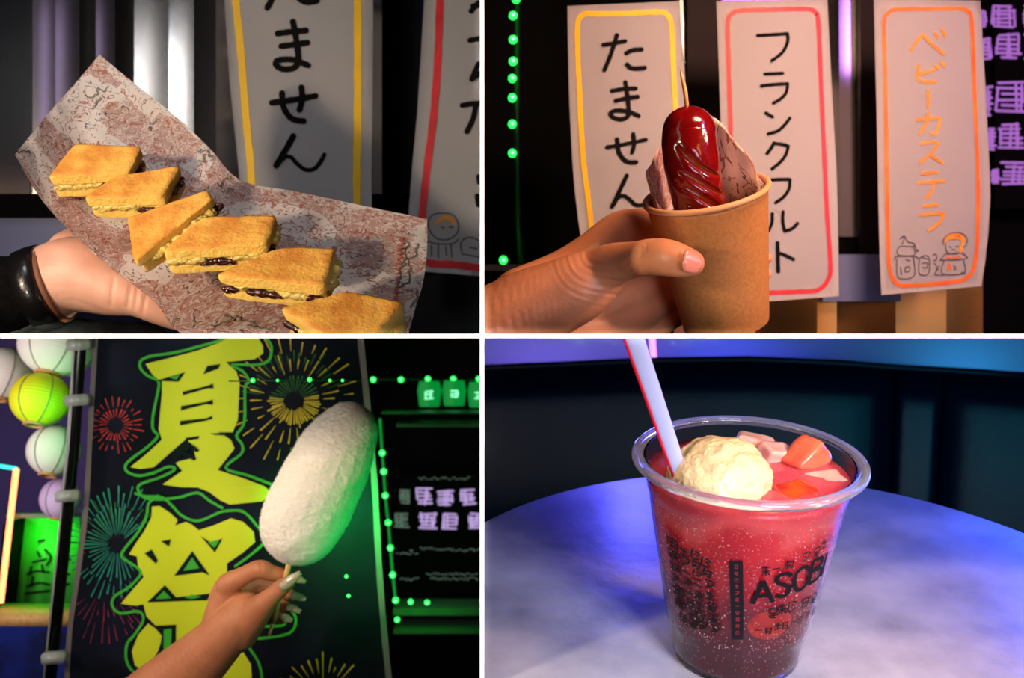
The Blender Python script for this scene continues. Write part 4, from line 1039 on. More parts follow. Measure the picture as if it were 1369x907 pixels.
# neon lines and green box
def neon(name, pts, r, m, label):
    bm = bmesh.new(); tube(bm, [P(*p) for p in pts], r, 10); tag(obj(name, bm, m, None, 3), label, 'light')
neon('neon_tube', [(-30, 619, 1.2), (22, 627, 1.2)], .0022, M['neon_teal'], 'short teal neon line at the left picture edge')
neon('neon_tube', [(22, 627, 1.2), (12, 710, 1.2), (1, 806, 1.2)], .0032, M['neon_orange'], 'slanting orange neon tube at the left picture edge')
box = thing('display_box', P(50, 818, 1.2))
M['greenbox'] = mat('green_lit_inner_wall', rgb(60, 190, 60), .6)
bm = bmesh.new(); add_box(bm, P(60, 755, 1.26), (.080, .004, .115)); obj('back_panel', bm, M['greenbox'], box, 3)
bm = bmesh.new(); add_box(bm, P(60, 690, 1.21), (.082, .004, .004)); obj('top_rail', bm, M['clip'], box, 3)
bm = bmesh.new(); add_box(bm, P(42, 822, 1.2), (.115, .05, .012)); obj('shelf_board', bm, M['wood'], box, 3)
bm = bmesh.new(); add_box(bm, P(14, 757, 1.235), (.004, .05, .10), Matrix.Rotation(R(6), 3, 'Y')); obj('side_panel', bm, M['black'], box, 3)
sx_ = lambda x, y: 1.256
bm = bmesh.new()
for s_ in ([(52, 724), (60, 722)], [(50, 738), (54, 745)], [(36, 768), (50, 764), (66, 766)], [(44, 752), (62, 748)], [(36, 784), (52, 780), (66, 782)], [(60, 735), (68, 745), (62, 756)], [(34, 794), (66, 790)], [(80, 748), (94, 748)], [(80, 770), (92, 768)], [(78, 784), (92, 781)], [(42, 758), (40, 768)], [(56, 756), (58, 766)], [(44, 772), (42, 784)]): stroke(bm, s_, 3, sx_, .0006)
tag(obj('doodle_shadow', bm, M['print_and_shadow'], box, 3), kind='stuff')  # dark strokes painted on the back panel as doodle shadows
tag(box, 'green-lit display box with wooden shelf at the left behind the banner pole', 'box')
area('lamp_box_green', P(62, 697, 1.225), P(62, 790, 1.25), .03, 0.07, (.03, 1, .06))
# right part: LED strings, cups, menu rows, shelves
for k, (x, y) in enumerate([(338, 509), (372, 509), (414, 508)]):
    pass
row = [(499, 508), (536, 508), (572, 507), (606, 507), (640, 507)]
names = ['beside the banner hem', 'second from the banner hem', 'above the first glowing cup', 'above the second glowing cup', 'at the partition, above the cut-off cup']
for k, (x, y) in enumerate(row): led(P(x, y, 1.42), .0036, 'green light of the level string %s' % names[k], 'green lights of the level string', 3)
bm = bmesh.new(); tube(bm, [P(499, 508, 1.425), P(560, 508, 1.425), P(640, 508, 1.425)], .0009, 6)
tag(obj('light_string_cable', bm, M['ledwire'], None, 3), 'thin cable of the level green light string right of the banner', 'cable')
for k, (x, y) in enumerate([(338, 509), (414, 508), (371, 509), (441, 509), (458, 509)]):
    led(P(x, y, .96), .0019 if k < 2 else .0012, 'small green light before the upper banner, %s' % ['beside the kanji outline', 'above the yellow firework', 'between the two brighter ones', 'to the right over the firework', 'rightmost over the firework'][k], 'green lights crossing the banner', 3)
bm = bmesh.new(); tube(bm, [P(306, 510, .962), P(371, 509, .962), P(484, 509, .962)], .0005, 6)
tag(obj('light_string_cable', bm, M['ledwire'], None, 3), 'thin green cable crossing the banner over the yellow firework', 'cable')
vert = [(511, 606), (513, 631), (515, 663), (519, 699), (522, 733), (525, 769), (529, 803)]
for k, (x, y) in enumerate(vert): led(P(x, y, 1.30), .0036, '%s green light of the upright string beside the purple menu' % nth[k], 'green lights of the upright string', 3)
bm = bmesh.new(); tube(bm, [P(508, 560, 1.305)]+[P(x, y, 1.305) for x, y in vert], .0014, 6)
M['wireglow'] = glow('lit_green_tube', (.0, .45, .04, 1), .6)
tag(obj('light_string_tube', bm, M['wireglow'], None, 3), 'glowing green tube joining the upright lights beside the purple menu', 'light')
for k, (x, y) in enumerate([(549, 805), (571, 806), (531, 829), (463, 771), (466, 797)]):
    led(P(x, y, 1.30 if k < 3 else .955), .0032 if k < 3 else .0016, 'green light %s' % ['on the shelf beside the upright string', 'on the shelf, right of its neighbour', 'under the shelf end', 'on the banner right of the fingers', 'on the banner, lower right of the fingers'][k], 'stray green lights low at right', 3)
for k, (x, y) in enumerate([(574, 527), (607, 526), (641, 528)]):
    root = thing('glowing_cup', P(x, y+16, 1.40))
    bm = bmesh.new(); lathe(bm, [(.0125, -.0155), (.0150, .004), (.0125, .0155), (.0001, .0155)], P(x, y, 1.40), frame(Vector((0, 0, 1))), 8); obj('cup_body', bm, M['greenglow'], root, 3, smooth=False)
    bm = bmesh.new(); glyph(bm, x, y+1, 13, 11, 1.383, 5, 1.8); obj('character', bm, M['greenwhite'], root, 3)
    tag(root, 'green glowing faceted cup with a white character, %s' % ['first right of the banner', 'second right of the banner', 'cut off by the partition'][k], 'cup', 'green glowing cups in a row')
M['shelfgreen'] = mat('green_shelf', rgb(60, 90, 64), .4)
for k, (y, x0, x1, h, lbl) in enumerate([(551, 512, 660, 1.6, 'upper'), (567, 532, 660, 4, 'second'), (812, 528, 660, 9, 'long bright'), (838, 528, 660, 5, 'lowest')]):
    bm = bmesh.new(); add_box(bm, P((x0+x1)/2, y, 1.34), ((x1-x0)*1.34/F, .05, h*1.34/F))
    tag(obj('shelf', bm, M['shelfgreen'], None, 3, smooth=False), '%s green-lit shelf edge on the dark wall right of the banner' % lbl, 'shelf')
menu = thing('lit_menu_board', P(590, 790, 1.46))
bm = bmesh.new(); add_box(bm, P(595, 715, 1.465), (.125, .006, .155)); obj('board_panel', bm, M['black'], menu, 3, smooth=False)
random.seed(5)
for (x, y, w, h, mm_) in [(541, 664, 14, 19, 'signdim'), (566, 664, 23, 22, 'violetsign'), (595, 666, 22, 20, 'violetsign'), (626, 665, 22, 20, 'violetsign'), (537, 696, 20, 19, 'signdim'), (572, 697, 24, 22, 'violetsign'), (602, 697, 22, 21, 'violetsign'), (634, 697, 18, 21, 'violetsign')]:
    bm = bmesh.new(); glyph(bm, x, y, w, h, 1.46, 9, 2.6); obj('glowing_character', bm, M[mm_], menu, 3)
for (x0, x1, y) in [(530, 556, 740), (562, 600, 734), (603, 640, 736), (535, 556, 775), (570, 640, 768), (575, 640, 774), (548, 552, 736), (560, 628, 640)]:
    bm = bmesh.new(); s_ = lambda x, y: 1.46; x = x0
    while x < x1: stroke(bm, [(x, y+random.uniform(-2, 2)), (x+random.uniform(2, 5), y+random.uniform(-2, 2))], 1.2, s_, .0006, curve=False); x += 5
    tag(obj('small_lettering', bm, M['signdim'], menu, 3), kind='stuff')
tag(menu, 'dark menu board with two rows of blurred glowing violet characters right of the banner', 'sign')
pg = bpy.data.lights.new('lamp_led_spill', 'POINT'); pg.energy = .2; pg.color = (.02, 1, .1); pg.shadow_soft_size = .02
po = bpy.data.objects.new('lamp_led_spill', pg); COL.objects.link(po); po.location = P(560, 790, 1.27)
pg = bpy.data.lights.new('lamp_led_spill', 'POINT'); pg.energy = .05; pg.color = (.02, 1, .1); pg.shadow_soft_size = .02
po = bpy.data.objects.new('lamp_led_spill', pg); COL.objects.link(po); po.location = P(520, 520, 1.30)
# ---- candy floss
def flossdef(co, n):
    q = Vector((co.x*34, co.y*34, co.z*95-co.x*45)); a = noise.noise(q)+.2*noise.noise(co*160)
    return co+n*(.0009*a+.0006*noise.noise(co*420))
floss = thing('candy_floss', P(360, 850, .845))
fb = organic('spun_sugar', [[(466, 577, .84, 38), (448, 608, .84, 50), (430, 645, .84, 54), (412, 680, .84, 56), (401, 702, .84, 53)]], M['floss'], voxel=.0009, smooth=4, parent=floss, booth=3, deform=flossdef)
bm = bmesh.new(); random.seed(8)
polys = fb.data.polygons; vtx = fb.data.vertices; base = Vector(floss['_w'])
for i in range(24000):
    pz = polys[random.randrange(len(polys))]
    if pz.normal.y > .35: continue
    c = pz.center+base; n = pz.normal; t = n.cross(Vector((random.uniform(-.3, .3), .2, 1))).normalized()
    if random.random() < .25: t = n.cross(Vector((random.uniform(-1, 1), random.uniform(-1, 1), random.uniform(-1, 1)))).normalized()
    l = random.uniform(.0020, .0070); w = .00009; lift = random.uniform(.0003, .0014)
    s_ = n.cross(t).normalized()*w
    a = c-t*l/2+n*.0001; b = c+n*lift; d_ = c+t*l/2+n*random.uniform(0, .0008)
    v = [bm.verts.new(x) for x in (a-s_, a+s_, b+s_, b-s_, d_)]
    bm.faces.new((v[0], v[1], v[2], v[3])); bm.faces.new((v[3], v[2], v[4]))
tag(obj('sugar_fibre', bm, M['fibre'], floss, 3), kind='stuff')
bm = bmesh.new(); tube(bm, [P(391, 735, .843), P(384, 765, .842), P(372, 805, .846), P(365, 833, .850)], [.0023, .0022, .0021, .0020], 12)
obj('stick', bm, M['wood'], floss, 3)
bm = bmesh.new(); tube(bm, [P(365.5, 831, .8495), P(360, 850, .852)], [.0016, .0011], 12)
obj('stick_tip', bm, M['kraftrim'], floss, 3)
tag(floss, 'long white candy floss on a thin wooden stick held before the banner', 'candy floss')
hand3 = organic('person', [
    [(165, 975, .90, 52), (205, 940, .89, 49), (242, 906, .88, 43.5), (272, 878, .868, 38), (298, 852, .858, 33), (318, 832, .852, 31), (330, 820, .852, 29)],
    [(298, 840, .868, 30), (301, 812, .862, 24), (305, 790, .856, 17), (306, 781, .853, 15.5), (324, 771, .850, 12.5), (341, 763, .846, 12.5), (351, 762, .845, 13.0), (362, 766, .846, 11), (374, 769, .847, 10), (386, 773, .849, 8)],
    [(320, 845, .855, 26), (340, 822, .842, 21), (353, 808, .834, 16), (364, 797, .830, 12.5), (376, 786, .828, 11.5), (386, 779, .826, 9)],
    [(305, 800, .872, 18), (330, 790, .880, 13), (356, 784, .876, 11), (378, 790, .866, 9), (390, 797, .860, 7.5)],
    [(315, 815, .875, 18), (345, 806, .880, 12), (368, 806, .872, 10), (384, 813, .863, 7.5)],
    [(322, 830, .872, 17), (350, 822, .872, 11), (366, 824, .866, 9), (377, 829, .862, 6.5)],
    [(297, 786, .866, 12), (298, 806, .864, 20), (312, 832, .858, 29)]],
    M['skin_fair'], voxel=.0008, smooth=10, booth=3,
    deform=wrinkles([(360, 778, 372, 792, .4), (356, 783, 368, 796, .3), (348, 750, 350, 768, .4)], .0009, 2.2))
tag(hand3, 'slim forearm and hand with long glitter nails pinching the candy floss stick', 'person')
def pointnail(a, b, w, up, m, label=None):
    a = P(*a); b = P(*b); ex = (b-a); l = ex.length; ex.normalize(); ez = Vector(up); ez = (ez-ex*ez.dot(ex)).normalized(); ey = ez.cross(ex)
    bm = bmesh.new(); n = 12; g = []
    for j in range(n+1):
        t = j/n; ww = w*(1-.62*max(0, (t-.35)/.65)**1.7)*(.8+.2*min(1, t*6))
        g.append([bm.verts.new(a+ex*l*t+ey*(u*ww)+ez*(w*.55*(1-u*u)*(1-.3*t)-.0012*t*t)) for u in [-1+2*i/8 for i in range(9)]])
    for r0, r1 in zip(g, g[1:]):
        for i in range(8): bm.faces.new((r0[i], r0[i+1], r1[i+1], r1[i]))
    bmesh.ops.recalc_face_normals(bm, faces=bm.faces); bmesh.ops.solidify(bm, geom=bm.faces[:], thickness=.0005)
    return obj('fingernail', bm, m, hand3, 3)
o = pointnail((376, 786, .820), (402, 766, .819), .0036, (0, -1, .1), M['glitter']); o['label'] = 'long silver glitter thumbnail'
for a, b in (((391, 772, .845), (409, 778, .846)), ((389, 796, .853), (409, 801, .850)), ((385, 812, .857), (402, 818, .853)), ((377, 825, .857), (391, 830, .855))):
    pointnail(a, b, .0030, (.1, -1, .6), M['glitter'])

# ================================================================== BOOTH 4: pink fizz on the stone table
TA = R(16.5)
Xl = Vector((1, 0, 0)); Yl = Vector((0, math.cos(TA), math.sin(TA))); Zl = Vector((0, -math.sin(TA), math.cos(TA)))
m4 = Matrix((Xl, Yl, Zl)).transposed()
o4 = P(1001, 613, .60); k4 = .60/F
RR = 149*k4; H4 = .118
base4 = o4-Zl*H4
hT = base4.dot(Zl)
def onplane(px, py, h): d = P(px, py, 1.0); return d*(h/d.dot(Zl))
# table through three measured edge points
e = [onplane(648, 697, hT), onplane(985, 633, hT), onplane(1369, 712, hT)]
loc2 = [(v.x, v.dot(Yl)) for v in e]
(ax, ay), (bx, by), (cx_, cy_) = loc2
dd = 2*(ax*(by-cy_)+bx*(cy_-ay)+cx_*(ay-by))
ux = ((ax*ax+ay*ay)*(by-cy_)+(bx*bx+by*by)*(cy_-ay)+(cx_*cx_+cy_*cy_)*(ay-by))/dd
uy = ((ax*ax+ay*ay)*(cx_-bx)+(bx*bx+by*by)*(ax-cx_)+(cx_*cx_+cy_*cy_)*(bx-ax))/dd
tr = math.hypot(ax-ux, ay-uy); tc_ = Xl*ux+Yl*uy+Zl*hT
tb = thing('round_table', tc_-Zl*.30)
bm = bmesh.new(); lathe(bm, [(.0001, 0), (tr-.002, 0), (tr-.0006, -.0006), (tr, -.002), (tr, -.020), (tr-.004, -.024), (.0001, -.024)], tc_, m4, 160); obj('tabletop', bm, M['table'], tb, 4)
bm = bmesh.new(); lathe(bm, [(.03, -.025), (.03, -.28), (.12, -.29), (.12, -.30), (.0001, -.30)], tc_, m4, 48); obj('pedestal', bm, M['black'], tb, 4)
tag(tb, 'round table with a mottled grey stone top under blue light', 'table')
# wall and curved sofa
bm = bmesh.new(); add_box(bm, P(1300, 520, 1.55), (2.6, .01, .45)); tag(obj('wall_back', bm, M['wallpaint'], booth=4, smooth=False), kind='structure')
sofa = thing('curved_sofa', P(1000, 760, 1.25))
top = [(560, 500), (640, 490), (760, 485), (860, 480), (1000, 478), (1120, 483), (1195, 489), (1300, 495), (1440, 505)]
segs = [(560, 1196), (1197, 1262.5), (1263, 1470)]
def toppt(x):
    for (a, b), (c, d) in zip(top, top[1:]):
        if a <= x <= c: return b+(d-b)*(x-a)/(c-a)
    return 500
dep = lambda x: 1.30-.00000032*(x-900)**2
for (a, b) in segs:
    bm = bmesh.new(); n = 20; mrow = 24; g = []
    for i in range(n+1):
        u = i/n; x = a+(b-a)*u; col = []
        lean = (x-1000)*-.06
        for j in range(mrow+1):
            v = j/mrow; y = toppt(x)+v*290
            puff = .012*(1-(2*u-1)**8)*min(1, (v*6)**.5 if v > 0 else 0)
            xx = x+lean*v
            col.append(bm.verts.new(P(xx, y, dep(x)-puff-.03*v+.02*(1-min(1, v*8)))))
        g.append(col)
    for i in range(n):
        for j in range(mrow): bm.faces.new((g[i][j], g[i+1][j], g[i+1][j+1], g[i][j+1]))
    f_ = bm.faces[:]; nrm = f_[len(f_)//2]; nrm.normal_update()
    front = [v for v in bm.verts]; ext = bmesh.ops.extrude_face_region(bm, geom=f_)
    new = [g_ for g_ in ext['geom'] if isinstance(g_, bmesh.types.BMVert)]; bmesh.ops.translate(bm, vec=(0, .03, 0), verts=new)
    obj('back_cushion', bm, M['sofa'], sofa, 4)
bm = bmesh.new(); tube(bm, [P(x, y+3, dep(x)+.004) for x, y in top], .0045, 8); obj('top_piping', bm, M['sofa'], sofa, 4)
tag(sofa, 'dark navy curved leather bench back behind the round table', 'sofa')
bm = bmesh.new(); tube(bm, [P(873, 430, 1.5), P(872, 455, 1.5), P(874, 480, 1.5)], .0042, 10)
tag(obj('neon_tube', bm, M['neon_pink'], None, 4), 'short pink neon tube on the wall beside the straw', 'light')
area('lamp_sofa_teal', P(1500, 500, .80), P(1330, 560, 1.3), .06, 0.5, (.0, .60, .85))
area('lamp_wall_right', P(1330, 548, 1.44), P(1330, 470, 1.55), .08, 0.16, (.05, .50, 1.0))
# cup
def prof_out(z):   # outer radius (in px of the rim plane) by depth below the rim
    pr = [(0, 139), (-3, 138), (-8, 136), (-17, 133.5), (-18.5, 131), (-32, 126), (-70, 109), (-96, 98), (-98, 95.5), (-111, 91), (-113, 89.5), (-118, 85)]
    for (a, b), (c, d) in zip(pr, pr[1:]):
        if c <= z*1000 <= a: return (b+(d-b)*(z*1000-a)/(c-a))*k4
    return 85*k4
cup4 = thing('plastic_cup', base4)
zs = [-.0001*i*13 for i in range(0)]+[0, -.001, -.003, -.006, -.008, -.012, -.0165, -.0185, -.020, -.026, -.032, -.045, -.052, -.06, -.07, -.08, -.09, -.095, -.097, -.0985, -.104, -.110, -.112, -.1135, -.1175]
pr = [(prof_out(z), z) for z in zs]
outer = pr+[(84*k4, -.1180), (78*k4, -.1180), (.0001, -.1177)]
inner = [(r-.0007, z) for r, z in pr[::-1] if z > -.116]
bm = bmesh.new(); lathe(bm, [(.0001, -.1165), (80*k4, -.1165)]+inner+outer, o4, m4, 128); bmesh.ops.recalc_face_normals(bm, faces=bm.faces)
obj('cup_wall', bm, M['clear'], cup4, 4)
bm = bmesh.new(); rl = [(141*k4+10*k4*.8*(1+math.cos(a))-.0006, .0026*math.sin(a)-.0005) for a in [2*math.pi*i/16 for i in range(16)]]
M['rimplastic'] = mat('clear_rim_plastic', (.86, .88, 1, 1), .06, trans=.88, ior=1.35, spec=.8)
lathe(bm, rl, o4, m4, 128, closed=True); obj('rolled_rim', bm, M['rimplastic'], cup4, 4)
def cuppt(ang, z, lift=.0003):  # ang in degrees, 0 = straight towards the viewer, positive to the right
    r = prof_out(z)+lift; a = R(-90+ang); return o4+m4 @ Vector((r*math.cos(a), r*math.sin(a), z))
def find_cup(px, py):
    """angle and height on the cup wall seen at a pixel"""
    A, z = 0., -.06
    for _ in range(40):
        q = pix(cuppt(A, z)); ex_, ey_ = px-q[0], py-q[1]
        q1 = pix(cuppt(A+1, z)); q2 = pix(cuppt(A, z-.001))
        a11, a21 = q1[0]-q[0], q1[1]-q[1]; a12, a22 = q2[0]-q[0], q2[1]-q[1]; det = a11*a22-a12*a21
        if abs(det) < 1e-6: break
        dA = (ex_*a22-a12*ey_)/det; dz_ = (a11*ey_-ex_*a21)/det
        A += max(-8, min(8, dA)); z -= max(-8, min(8, dz_))*.001; A = max(-86, min(86, A)); z = max(-.117, min(-.002, z))
    return A, z
# drink
LZ = -.0085
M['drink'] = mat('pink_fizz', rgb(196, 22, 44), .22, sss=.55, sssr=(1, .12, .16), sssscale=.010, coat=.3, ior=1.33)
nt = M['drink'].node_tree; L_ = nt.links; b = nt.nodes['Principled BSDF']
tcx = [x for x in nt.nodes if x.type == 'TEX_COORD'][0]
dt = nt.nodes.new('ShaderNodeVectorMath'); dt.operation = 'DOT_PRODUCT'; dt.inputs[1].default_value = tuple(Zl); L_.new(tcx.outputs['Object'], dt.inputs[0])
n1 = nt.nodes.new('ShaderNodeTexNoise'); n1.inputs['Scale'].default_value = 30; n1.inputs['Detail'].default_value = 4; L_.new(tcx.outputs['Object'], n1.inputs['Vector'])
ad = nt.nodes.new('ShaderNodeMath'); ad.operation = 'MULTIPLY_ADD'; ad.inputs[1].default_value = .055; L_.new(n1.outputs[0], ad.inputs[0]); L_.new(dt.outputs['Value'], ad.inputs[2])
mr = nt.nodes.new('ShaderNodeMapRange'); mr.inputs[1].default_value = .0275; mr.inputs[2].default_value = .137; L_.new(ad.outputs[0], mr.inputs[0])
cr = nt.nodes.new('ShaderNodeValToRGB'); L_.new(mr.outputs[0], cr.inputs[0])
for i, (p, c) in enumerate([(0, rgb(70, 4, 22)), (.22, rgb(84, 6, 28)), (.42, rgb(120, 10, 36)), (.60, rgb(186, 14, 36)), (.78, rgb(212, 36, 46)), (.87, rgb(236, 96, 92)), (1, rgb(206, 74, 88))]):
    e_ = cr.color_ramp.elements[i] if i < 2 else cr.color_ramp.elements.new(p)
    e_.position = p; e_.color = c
vo = nt.nodes.new('ShaderNodeTexVoronoi'); vo.inputs['Scale'].default_value = 480; L_.new(tcx.outputs['Object'], vo.inputs['Vector'])
lt = nt.nodes.new('ShaderNodeMath'); lt.operation = 'LESS_THAN'; lt.inputs[1].default_value = .17; L_.new(vo.outputs['Distance'], lt.inputs[0])
n2 = nt.nodes.new('ShaderNodeTexNoise'); n2.inputs['Scale'].default_value = 55; L_.new(tcx.outputs['Object'], n2.inputs['Vector'])
g2 = nt.nodes.new('ShaderNodeMath'); g2.operation = 'MULTIPLY'; L_.new(lt.outputs[0], g2.inputs[0]); L_.new(n2.outputs[0], g2.inputs[1])
mx = nt.nodes.new('ShaderNodeMix'); mx.data_type = 'RGBA'; mx.inputs[7].default_value = rgb(255, 170, 170); L_.new(g2.outputs[0], mx.inputs[0]); L_.new(cr.outputs[0], mx.inputs[6]); L_.new(mx.outputs[2], b.inputs['Base Color'])
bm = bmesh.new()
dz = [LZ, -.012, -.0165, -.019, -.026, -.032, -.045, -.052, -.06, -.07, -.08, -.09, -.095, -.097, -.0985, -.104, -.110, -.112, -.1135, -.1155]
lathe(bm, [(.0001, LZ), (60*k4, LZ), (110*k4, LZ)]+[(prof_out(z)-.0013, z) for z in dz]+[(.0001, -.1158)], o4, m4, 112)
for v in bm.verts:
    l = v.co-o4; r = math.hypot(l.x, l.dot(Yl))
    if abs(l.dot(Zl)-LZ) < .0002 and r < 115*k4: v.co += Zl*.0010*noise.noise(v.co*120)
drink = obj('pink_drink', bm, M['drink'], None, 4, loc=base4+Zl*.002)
bm = bmesh.new(); g_ = []
A0, z0 = find_cup(1032, 838)
for i in range(13):
    row = []
    for j in range(24):
        a_ = 2*math.pi*j/24; q_ = i/12; k_ = prof_out(z0)*math.pi/180
        row.append(bm.verts.new(o4+m4 @ (lambda A, z, r: Vector((r*math.cos(R(-90+A)), r*math.sin(R(-90+A)), z)))(A0+.0125*q_*math.cos(a_)/k_, z0+.0095*q_*math.sin(a_), prof_out(z0+.0095*q_*math.sin(a_))-.0013+.0004*(1-q_**3))))
    g_.append(row)
for p, q in zip(g_, g_[1:]):
    for j in range(24): bm.faces.new((p[j], p[(j+1) % 24], q[(j+1) % 24], q[j]))
M['sunk'] = mat('sunken_fruit', rgb(190, 44, 24), .3, sss=.4, c2=rgb(168, 24, 32), cscale=90)
tag(obj('fruit_chunk', bm, M['sunk'], booth=4), 'orange-red fruit piece pressed against the cup wall low behind the lettering', 'fruit')
tag(drink, 'fizzy pink-red soda filling the clear cup, paler at the top and dark at the base', 'drink')
def L4(px, py, z):      # point on the plane z below the rim
    d = P(px, py, 1.0); h = (o4+Zl*z).dot(Zl); return d*(h/d.dot(Zl))
# bubbles clinging inside
bm = bmesh.new(); random.seed(3)
bl = []
for i in range(1000):
    a = R(random.uniform(-178, -2)); z = random.uniform(-.094, -.018)
    r = prof_out(z)-.0009; q = o4+m4 @ Vector((r*math.cos(a), r*math.sin(a), z)); bl.append((q, random.choice([.00018, .0002, .00026, .0004])))
me = ballmesh(bl, 6, 4); bm.from_mesh(me)
tag(obj('fizz_bubbles', bm, M['bubble'], drink, 4), kind='stuff')
# ice cream
bm = bmesh.new(); c = L4(962, 644, LZ); s_ = c.length/F
bmesh.ops.create_icosphere(bm, subdivisions=6, radius=1.0)
for v in bm.verts:
    q = v.co.copy(); n = noise.noise(q*2.2)*.05+noise.noise(q*5+Vector((3, 1, 0)))*.035+abs(noise.noise(q*11))*.03+noise.noise(q*24)*.012
    q *= 1+n
    if q.z < 0: q.x *= .9; q.y *= .9; q.z *= .25
    v.co = c+Xl*q.x*67*s_+Yl*q.y*66*s_+Zl*(q.z*58*s_+.000)
tag(obj('ice_cream_scoop', bm, M['icecream'], booth=4), 'round scoop of vanilla ice cream floating in the pink drink', 'ice cream')
def fruit(px, py, z, size, rot, m, label, seed, squash=(1, 1, 1), name='fruit_chunk'):
    bm = bmesh.new(); bmesh.ops.create_cube(bm, size=2.0)
    bmesh.ops.subdivide_edges(bm, edges=bm.edges[:], cuts=9, use_grid_fill=True)
    c = L4(px, py, LZ)+Zl*z; mt = m4 @ Matrix.Rotation(R(rot[0]), 3, 'X') @ Matrix.Rotation(R(rot[1]), 3, 'Y') @ Matrix.Rotation(R(rot[2]), 3, 'Z')
    for v in bm.verts:
        q = v.co; e = 7; k = 1/((abs(q.x)**e+abs(q.y)**e+abs(q.z)**e)**(1/e))*max(abs(q.x), abs(q.y), abs(q.z)); q = q*k
        q *= 1+.10*noise.noise(q*1.2+Vector((seed, 0, 0)))+.03*noise.noise(q*4+Vector((seed, 3, 0)))
        v.co = c+mt @ Vector((q.x*size*squash[0], q.y*size*squash[1], q.z*size*squash[2]))
    tag(obj(name, bm, m, booth=4), label, 'fruit')
fruit(1078, 618, .0020, .0095, (20, -32, 35), M['papaya'], 'bright orange cube of fruit poking up at the right of the cup', 1, (1.1, .9, .9))
fruit(1035, 612, .001, .0080, (10, 15, 20), M['peach'], 'pale peach fruit chunk right behind the ice cream', 2, (1.1, .8, .8))
fruit(1008, 600, .001, .0095, (0, 10, -20), M['peach'], 'translucent pale fruit chunk at the back, half hidden by the ice cream', 3, (1.1, .7, .7))
fruit(1066, 655, -.005, .0100, (5, 5, 30), M['amber'], 'amber fruit piece submerged at the front right of the drink', 4, (1.2, .9, .6))
fruit(1100, 638, -.0042, .0090, (5, -5, 10), M['peach'], 'pinkish fruit slice lying low beside the orange cube', 5, (1.3, .9, .5))
fruit(1030, 640, -.0045, .0085, (5, 5, -10), M['amber'], 'small red-amber fruit piece between the ice cream and the orange cube', 6, (1.1, .9, .5))
# straw
a = P(842, 436, .56); b_ = P(905, 622, .585); d = (b_-a).normalized(); b_ = b_+d*.006
sm3 = frame(d, Vector((0, 1, 0))); straw = thing('drinking_straw', b_)
bm = bmesh.new(); n = 24; rings = []
for j in range(13):
    t = j/12; c = a.lerp(b_, t); w = (13.6*(1-t)+11.0*t)*.57/F
    rings.append([bm.verts.new(c+sm3 @ Vector((w*math.cos(x), w*.45*math.sin(x), 0))) for x in [2*math.pi*k/n for k in range(n)]])
for p, q in zip(rings, rings[1:]):
    for k in range(n): bm.faces.new((p[k], p[(k+1) % n], q[(k+1) % n], q[k]))
obj('straw_tube', bm, M['straw'], straw, 4)
sx3 = sm3 @ Vector((1, 0, 0)); sg = -1 if sx3.x > 0 else 1
bm = bmesh.new(); tube(bm, [a.lerp(b_, t)+sx3*sg*((12.9*(1-t)+10.3*t)*.57/F)+Vector((0, -.0014, 0)) for t in (0, .25, .5, .75, 1)], .00075, 8)
obj('red_stripe', bm, M['strawred'], straw, 4)
tag(straw, 'wide white straw with a red edge stripe leaning left out of the pink drink', 'straw')
# print on the cup: wrapped marks
def cup_stroke(bm, pts, w):
    """pts are (ang,z) on the cup; w metres"""
    pts = smooth_line(pts, 3) if len(pts) > 2 else pts
    Lv, Rv = [], []
    for i, p in enumerate(pts):
        a = pts[max(i-1, 0)]; b = pts[min(i+1, len(pts)-1)]; k = prof_out(p[1])*math.pi/180
        dx, dy = (b[0]-a[0])*k, b[1]-a[1]; l = math.hypot(dx, dy) or 1; dx /= l; dy /= l
        Lv.append(bm.verts.new(cuppt(p[0]-dy*w/2/k, p[1]+dx*w/2))); Rv.append(bm.verts.new(cuppt(p[0]+dy*w/2/k, p[1]-dx*w/2)))
    for i in range(len(Lv)-1): bm.faces.new((Lv[i], Lv[i+1], Rv[i+1], Rv[i]))
def cup_glyph(name, A, z, w, h, rot, strokes, lw, parent=cup4, m=M['cupink']):
    bm = bmesh.new(); k = prof_out(z)*math.pi/180
    for s_ in strokes:
        cup_stroke(bm, [(A+((x-.5)*w*math.cos(rot)-(y-.5)*h*math.sin(rot))/k, z+((x-.5)*w*math.sin(rot)+(y-.5)*h*math.cos(rot))) for x, y in s_], lw)
    return obj(name, bm, m, parent, 4)
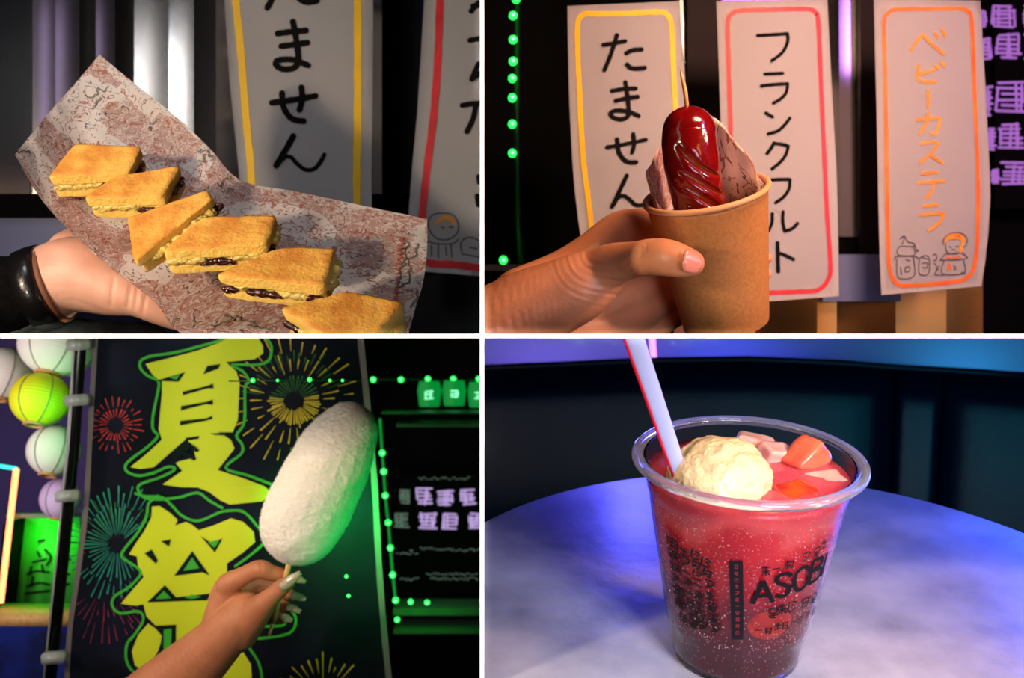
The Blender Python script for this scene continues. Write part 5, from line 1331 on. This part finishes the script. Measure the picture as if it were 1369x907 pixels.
# black label strip with small red-showing characters
corner = [find_cup(974, 750), find_cup(993, 750), find_cup(994, 856), find_cup(978, 856)]
bm = bmesh.new(); n = 16; g = []
for j in range(n+1):
    t = j/n; l = [corner[0][i]+(corner[3][i]-corner[0][i])*t for i in (0, 1)]; r = [corner[1][i]+(corner[2][i]-corner[1][i])*t for i in (0, 1)]
    g.append([bm.verts.new(cuppt(l[0]+(r[0]-l[0])*u/4, l[1]+(r[1]-l[1])*u/4, .0002)) for u in range(5)])
for p, q in zip(g, g[1:]):
    for i in range(4): bm.faces.new((p[i], p[i+1], q[i+1], q[i]))
obj('label_strip', bm, M['plasticdark'], cup4, 4)
M['redglyph'] = mat('red_label_lettering', rgb(150, 34, 52), .5)
KAN = [[[(.1, .85), (.9, .85)], [(.5, 1), (.5, 0)], [(.1, .5), (.9, .5)], [(.5, .5), (.1, .05)], [(.5, .5), (.9, .05)]],
       [[(.1, .9), (.9, .9)], [(.2, .9), (.2, .1)], [(.8, .9), (.8, .1)], [(.2, .5), (.8, .5)], [(.1, .1), (.9, .1)]],
       [[(.1, .6), (.9, .6)], [(.5, 1), (.5, .1)], [(.1, .1), (.9, .1)], [(.2, .9), (.35, .7)]],
       [[(.1, .5), (.9, .5)]],
       [[(.2, 1), (.1, .3)], [(.1, .7), (.9, .8)], [(.8, .9), (.7, .1), (.5, .2)], [(.3, .5), (.6, .3)], [(.1, .1), (.4, .4)]],
       [[(.1, .9), (.9, .9), (.7, .4), (.2, .05)], [(.4, .65), (.5, .3)]],
       [[(.2, .9), (.8, .9), (.8, .5), (.2, .5), (.2, .9)], [(.5, .5), (.5, 0)], [(.1, .25), (.9, .25)], [(.2, .1), (.8, .0)]],
       [[(.15, .95), (.1, .1), (.5, .0), (.9, .2)], [(.4, .9), (.9, .7)], [(.4, .5), (.8, .5)]]]
for i in range(11):
    t = (i+.7)/11.6; A, z = find_cup(984+2.5*t, 752+102*t)
    cup_glyph('label_character', A, z, .0022, .0026, 0, KAN[(i*3+1) % 8], .00035, m=M['redglyph']).location += Vector((0, -.0003, 0))
# large latin lettering and the rows around it
LET = {'A': [[(0, 0), (.5, 1), (1, 0)], [(.22, .33), (.78, .33)]], 'S': [[(.95, .82), (.7, 1), (.25, .96), (.1, .74), (.45, .55), (.85, .38), (.85, .12), (.5, 0), (.08, .12)]],
       'O': [[(.5, 1), (.12, .8), (.05, .45), (.25, .05), (.6, .02), (.92, .3), (.93, .7), (.5, 1)]], 'B': [[(.1, 0), (.1, 1)], [(.1, 1), (.7, .95), (.75, .65), (.1, .54)], [(.1, .54), (.85, .45), (.85, .08), (.1, 0)]], 'I': [[(.5, 0), (.5, 1)]]}
def sharpline(s_): return [s_[0]]+[q for p in s_[1:-1] for q in (p, p)]+[s_[-1]] if len(s_) == 3 else s_
for ch, px, py, w, h in (('A', 1020, 792, .0118, .0125), ('S', 1047, 783, .0105, .0125), ('O', 1073, 773, .0120, .0130), ('B', 1092, 762, .0120, .0130), ('I', 1102, 755, .006, .0130)):
    A, z = find_cup(px, py); 
    st = LET[ch]
    if ch == 'A': st = [[(0, 0), (.5, 1)], [(.5, 1), (1, 0)], [(.22, .33), (.78, .33)]]
    cup_glyph('letter', A, z, w*.90, h*1.15, .10, st, .0025)
for i, (px, py, s_) in enumerate([(1024, 764, 0), (1038, 761, 3), (1057, 755, 4), (1078, 745, 5), (1092, 738, 6), (1102, 728, 2)]):
    A, z = find_cup(px, py); cup_glyph('small_character', A, z, .0052, .0062, .1, KAN[s_], .0008)
for i, (px, py, s_) in enumerate([(1034, 820, 6), (1046, 815, 0), (1060, 810, 7), (1077, 806, 1), (1088, 800, 6)]):
    A, z = find_cup(px, py); cup_glyph('small_character', A, z, .0062, .0070, .1, KAN[s_], .0009)
for i, (px, py, s_) in enumerate([(1014, 843, 3), (1028, 844, 4), (1040, 838, 2), (1050, 837, 1), (1062, 832, 3), (1070, 830, 5), (1080, 823, 1), (1088, 818, 1)]):
    A, z = find_cup(px, py); cup_glyph('small_character', A, z, .0045, .0048, .1, KAN[s_], .0007)
random.seed(12)
for (x0, y0, x1, y1, n) in [(944, 752, 955, 842, 7), (930, 742, 938, 838, 8), (914, 738, 926, 834, 8), (902, 728, 914, 826, 7), (895, 724, 905, 805, 6)]:
    for i in range(n):
        t = i/(n-1); A, z = find_cup(x0+(x1-x0)*t, y0+(y1-y0)*t); cup_glyph('brush_character', A, z, .0062, .0058, -.15, KAN[random.randrange(8)], .0011)
tag(cup4, 'clear plastic cup printed with dark lettering standing on the round table', 'cup')
for o in list(bpy.data.objects):
    if '_w' in o: del o['_w']
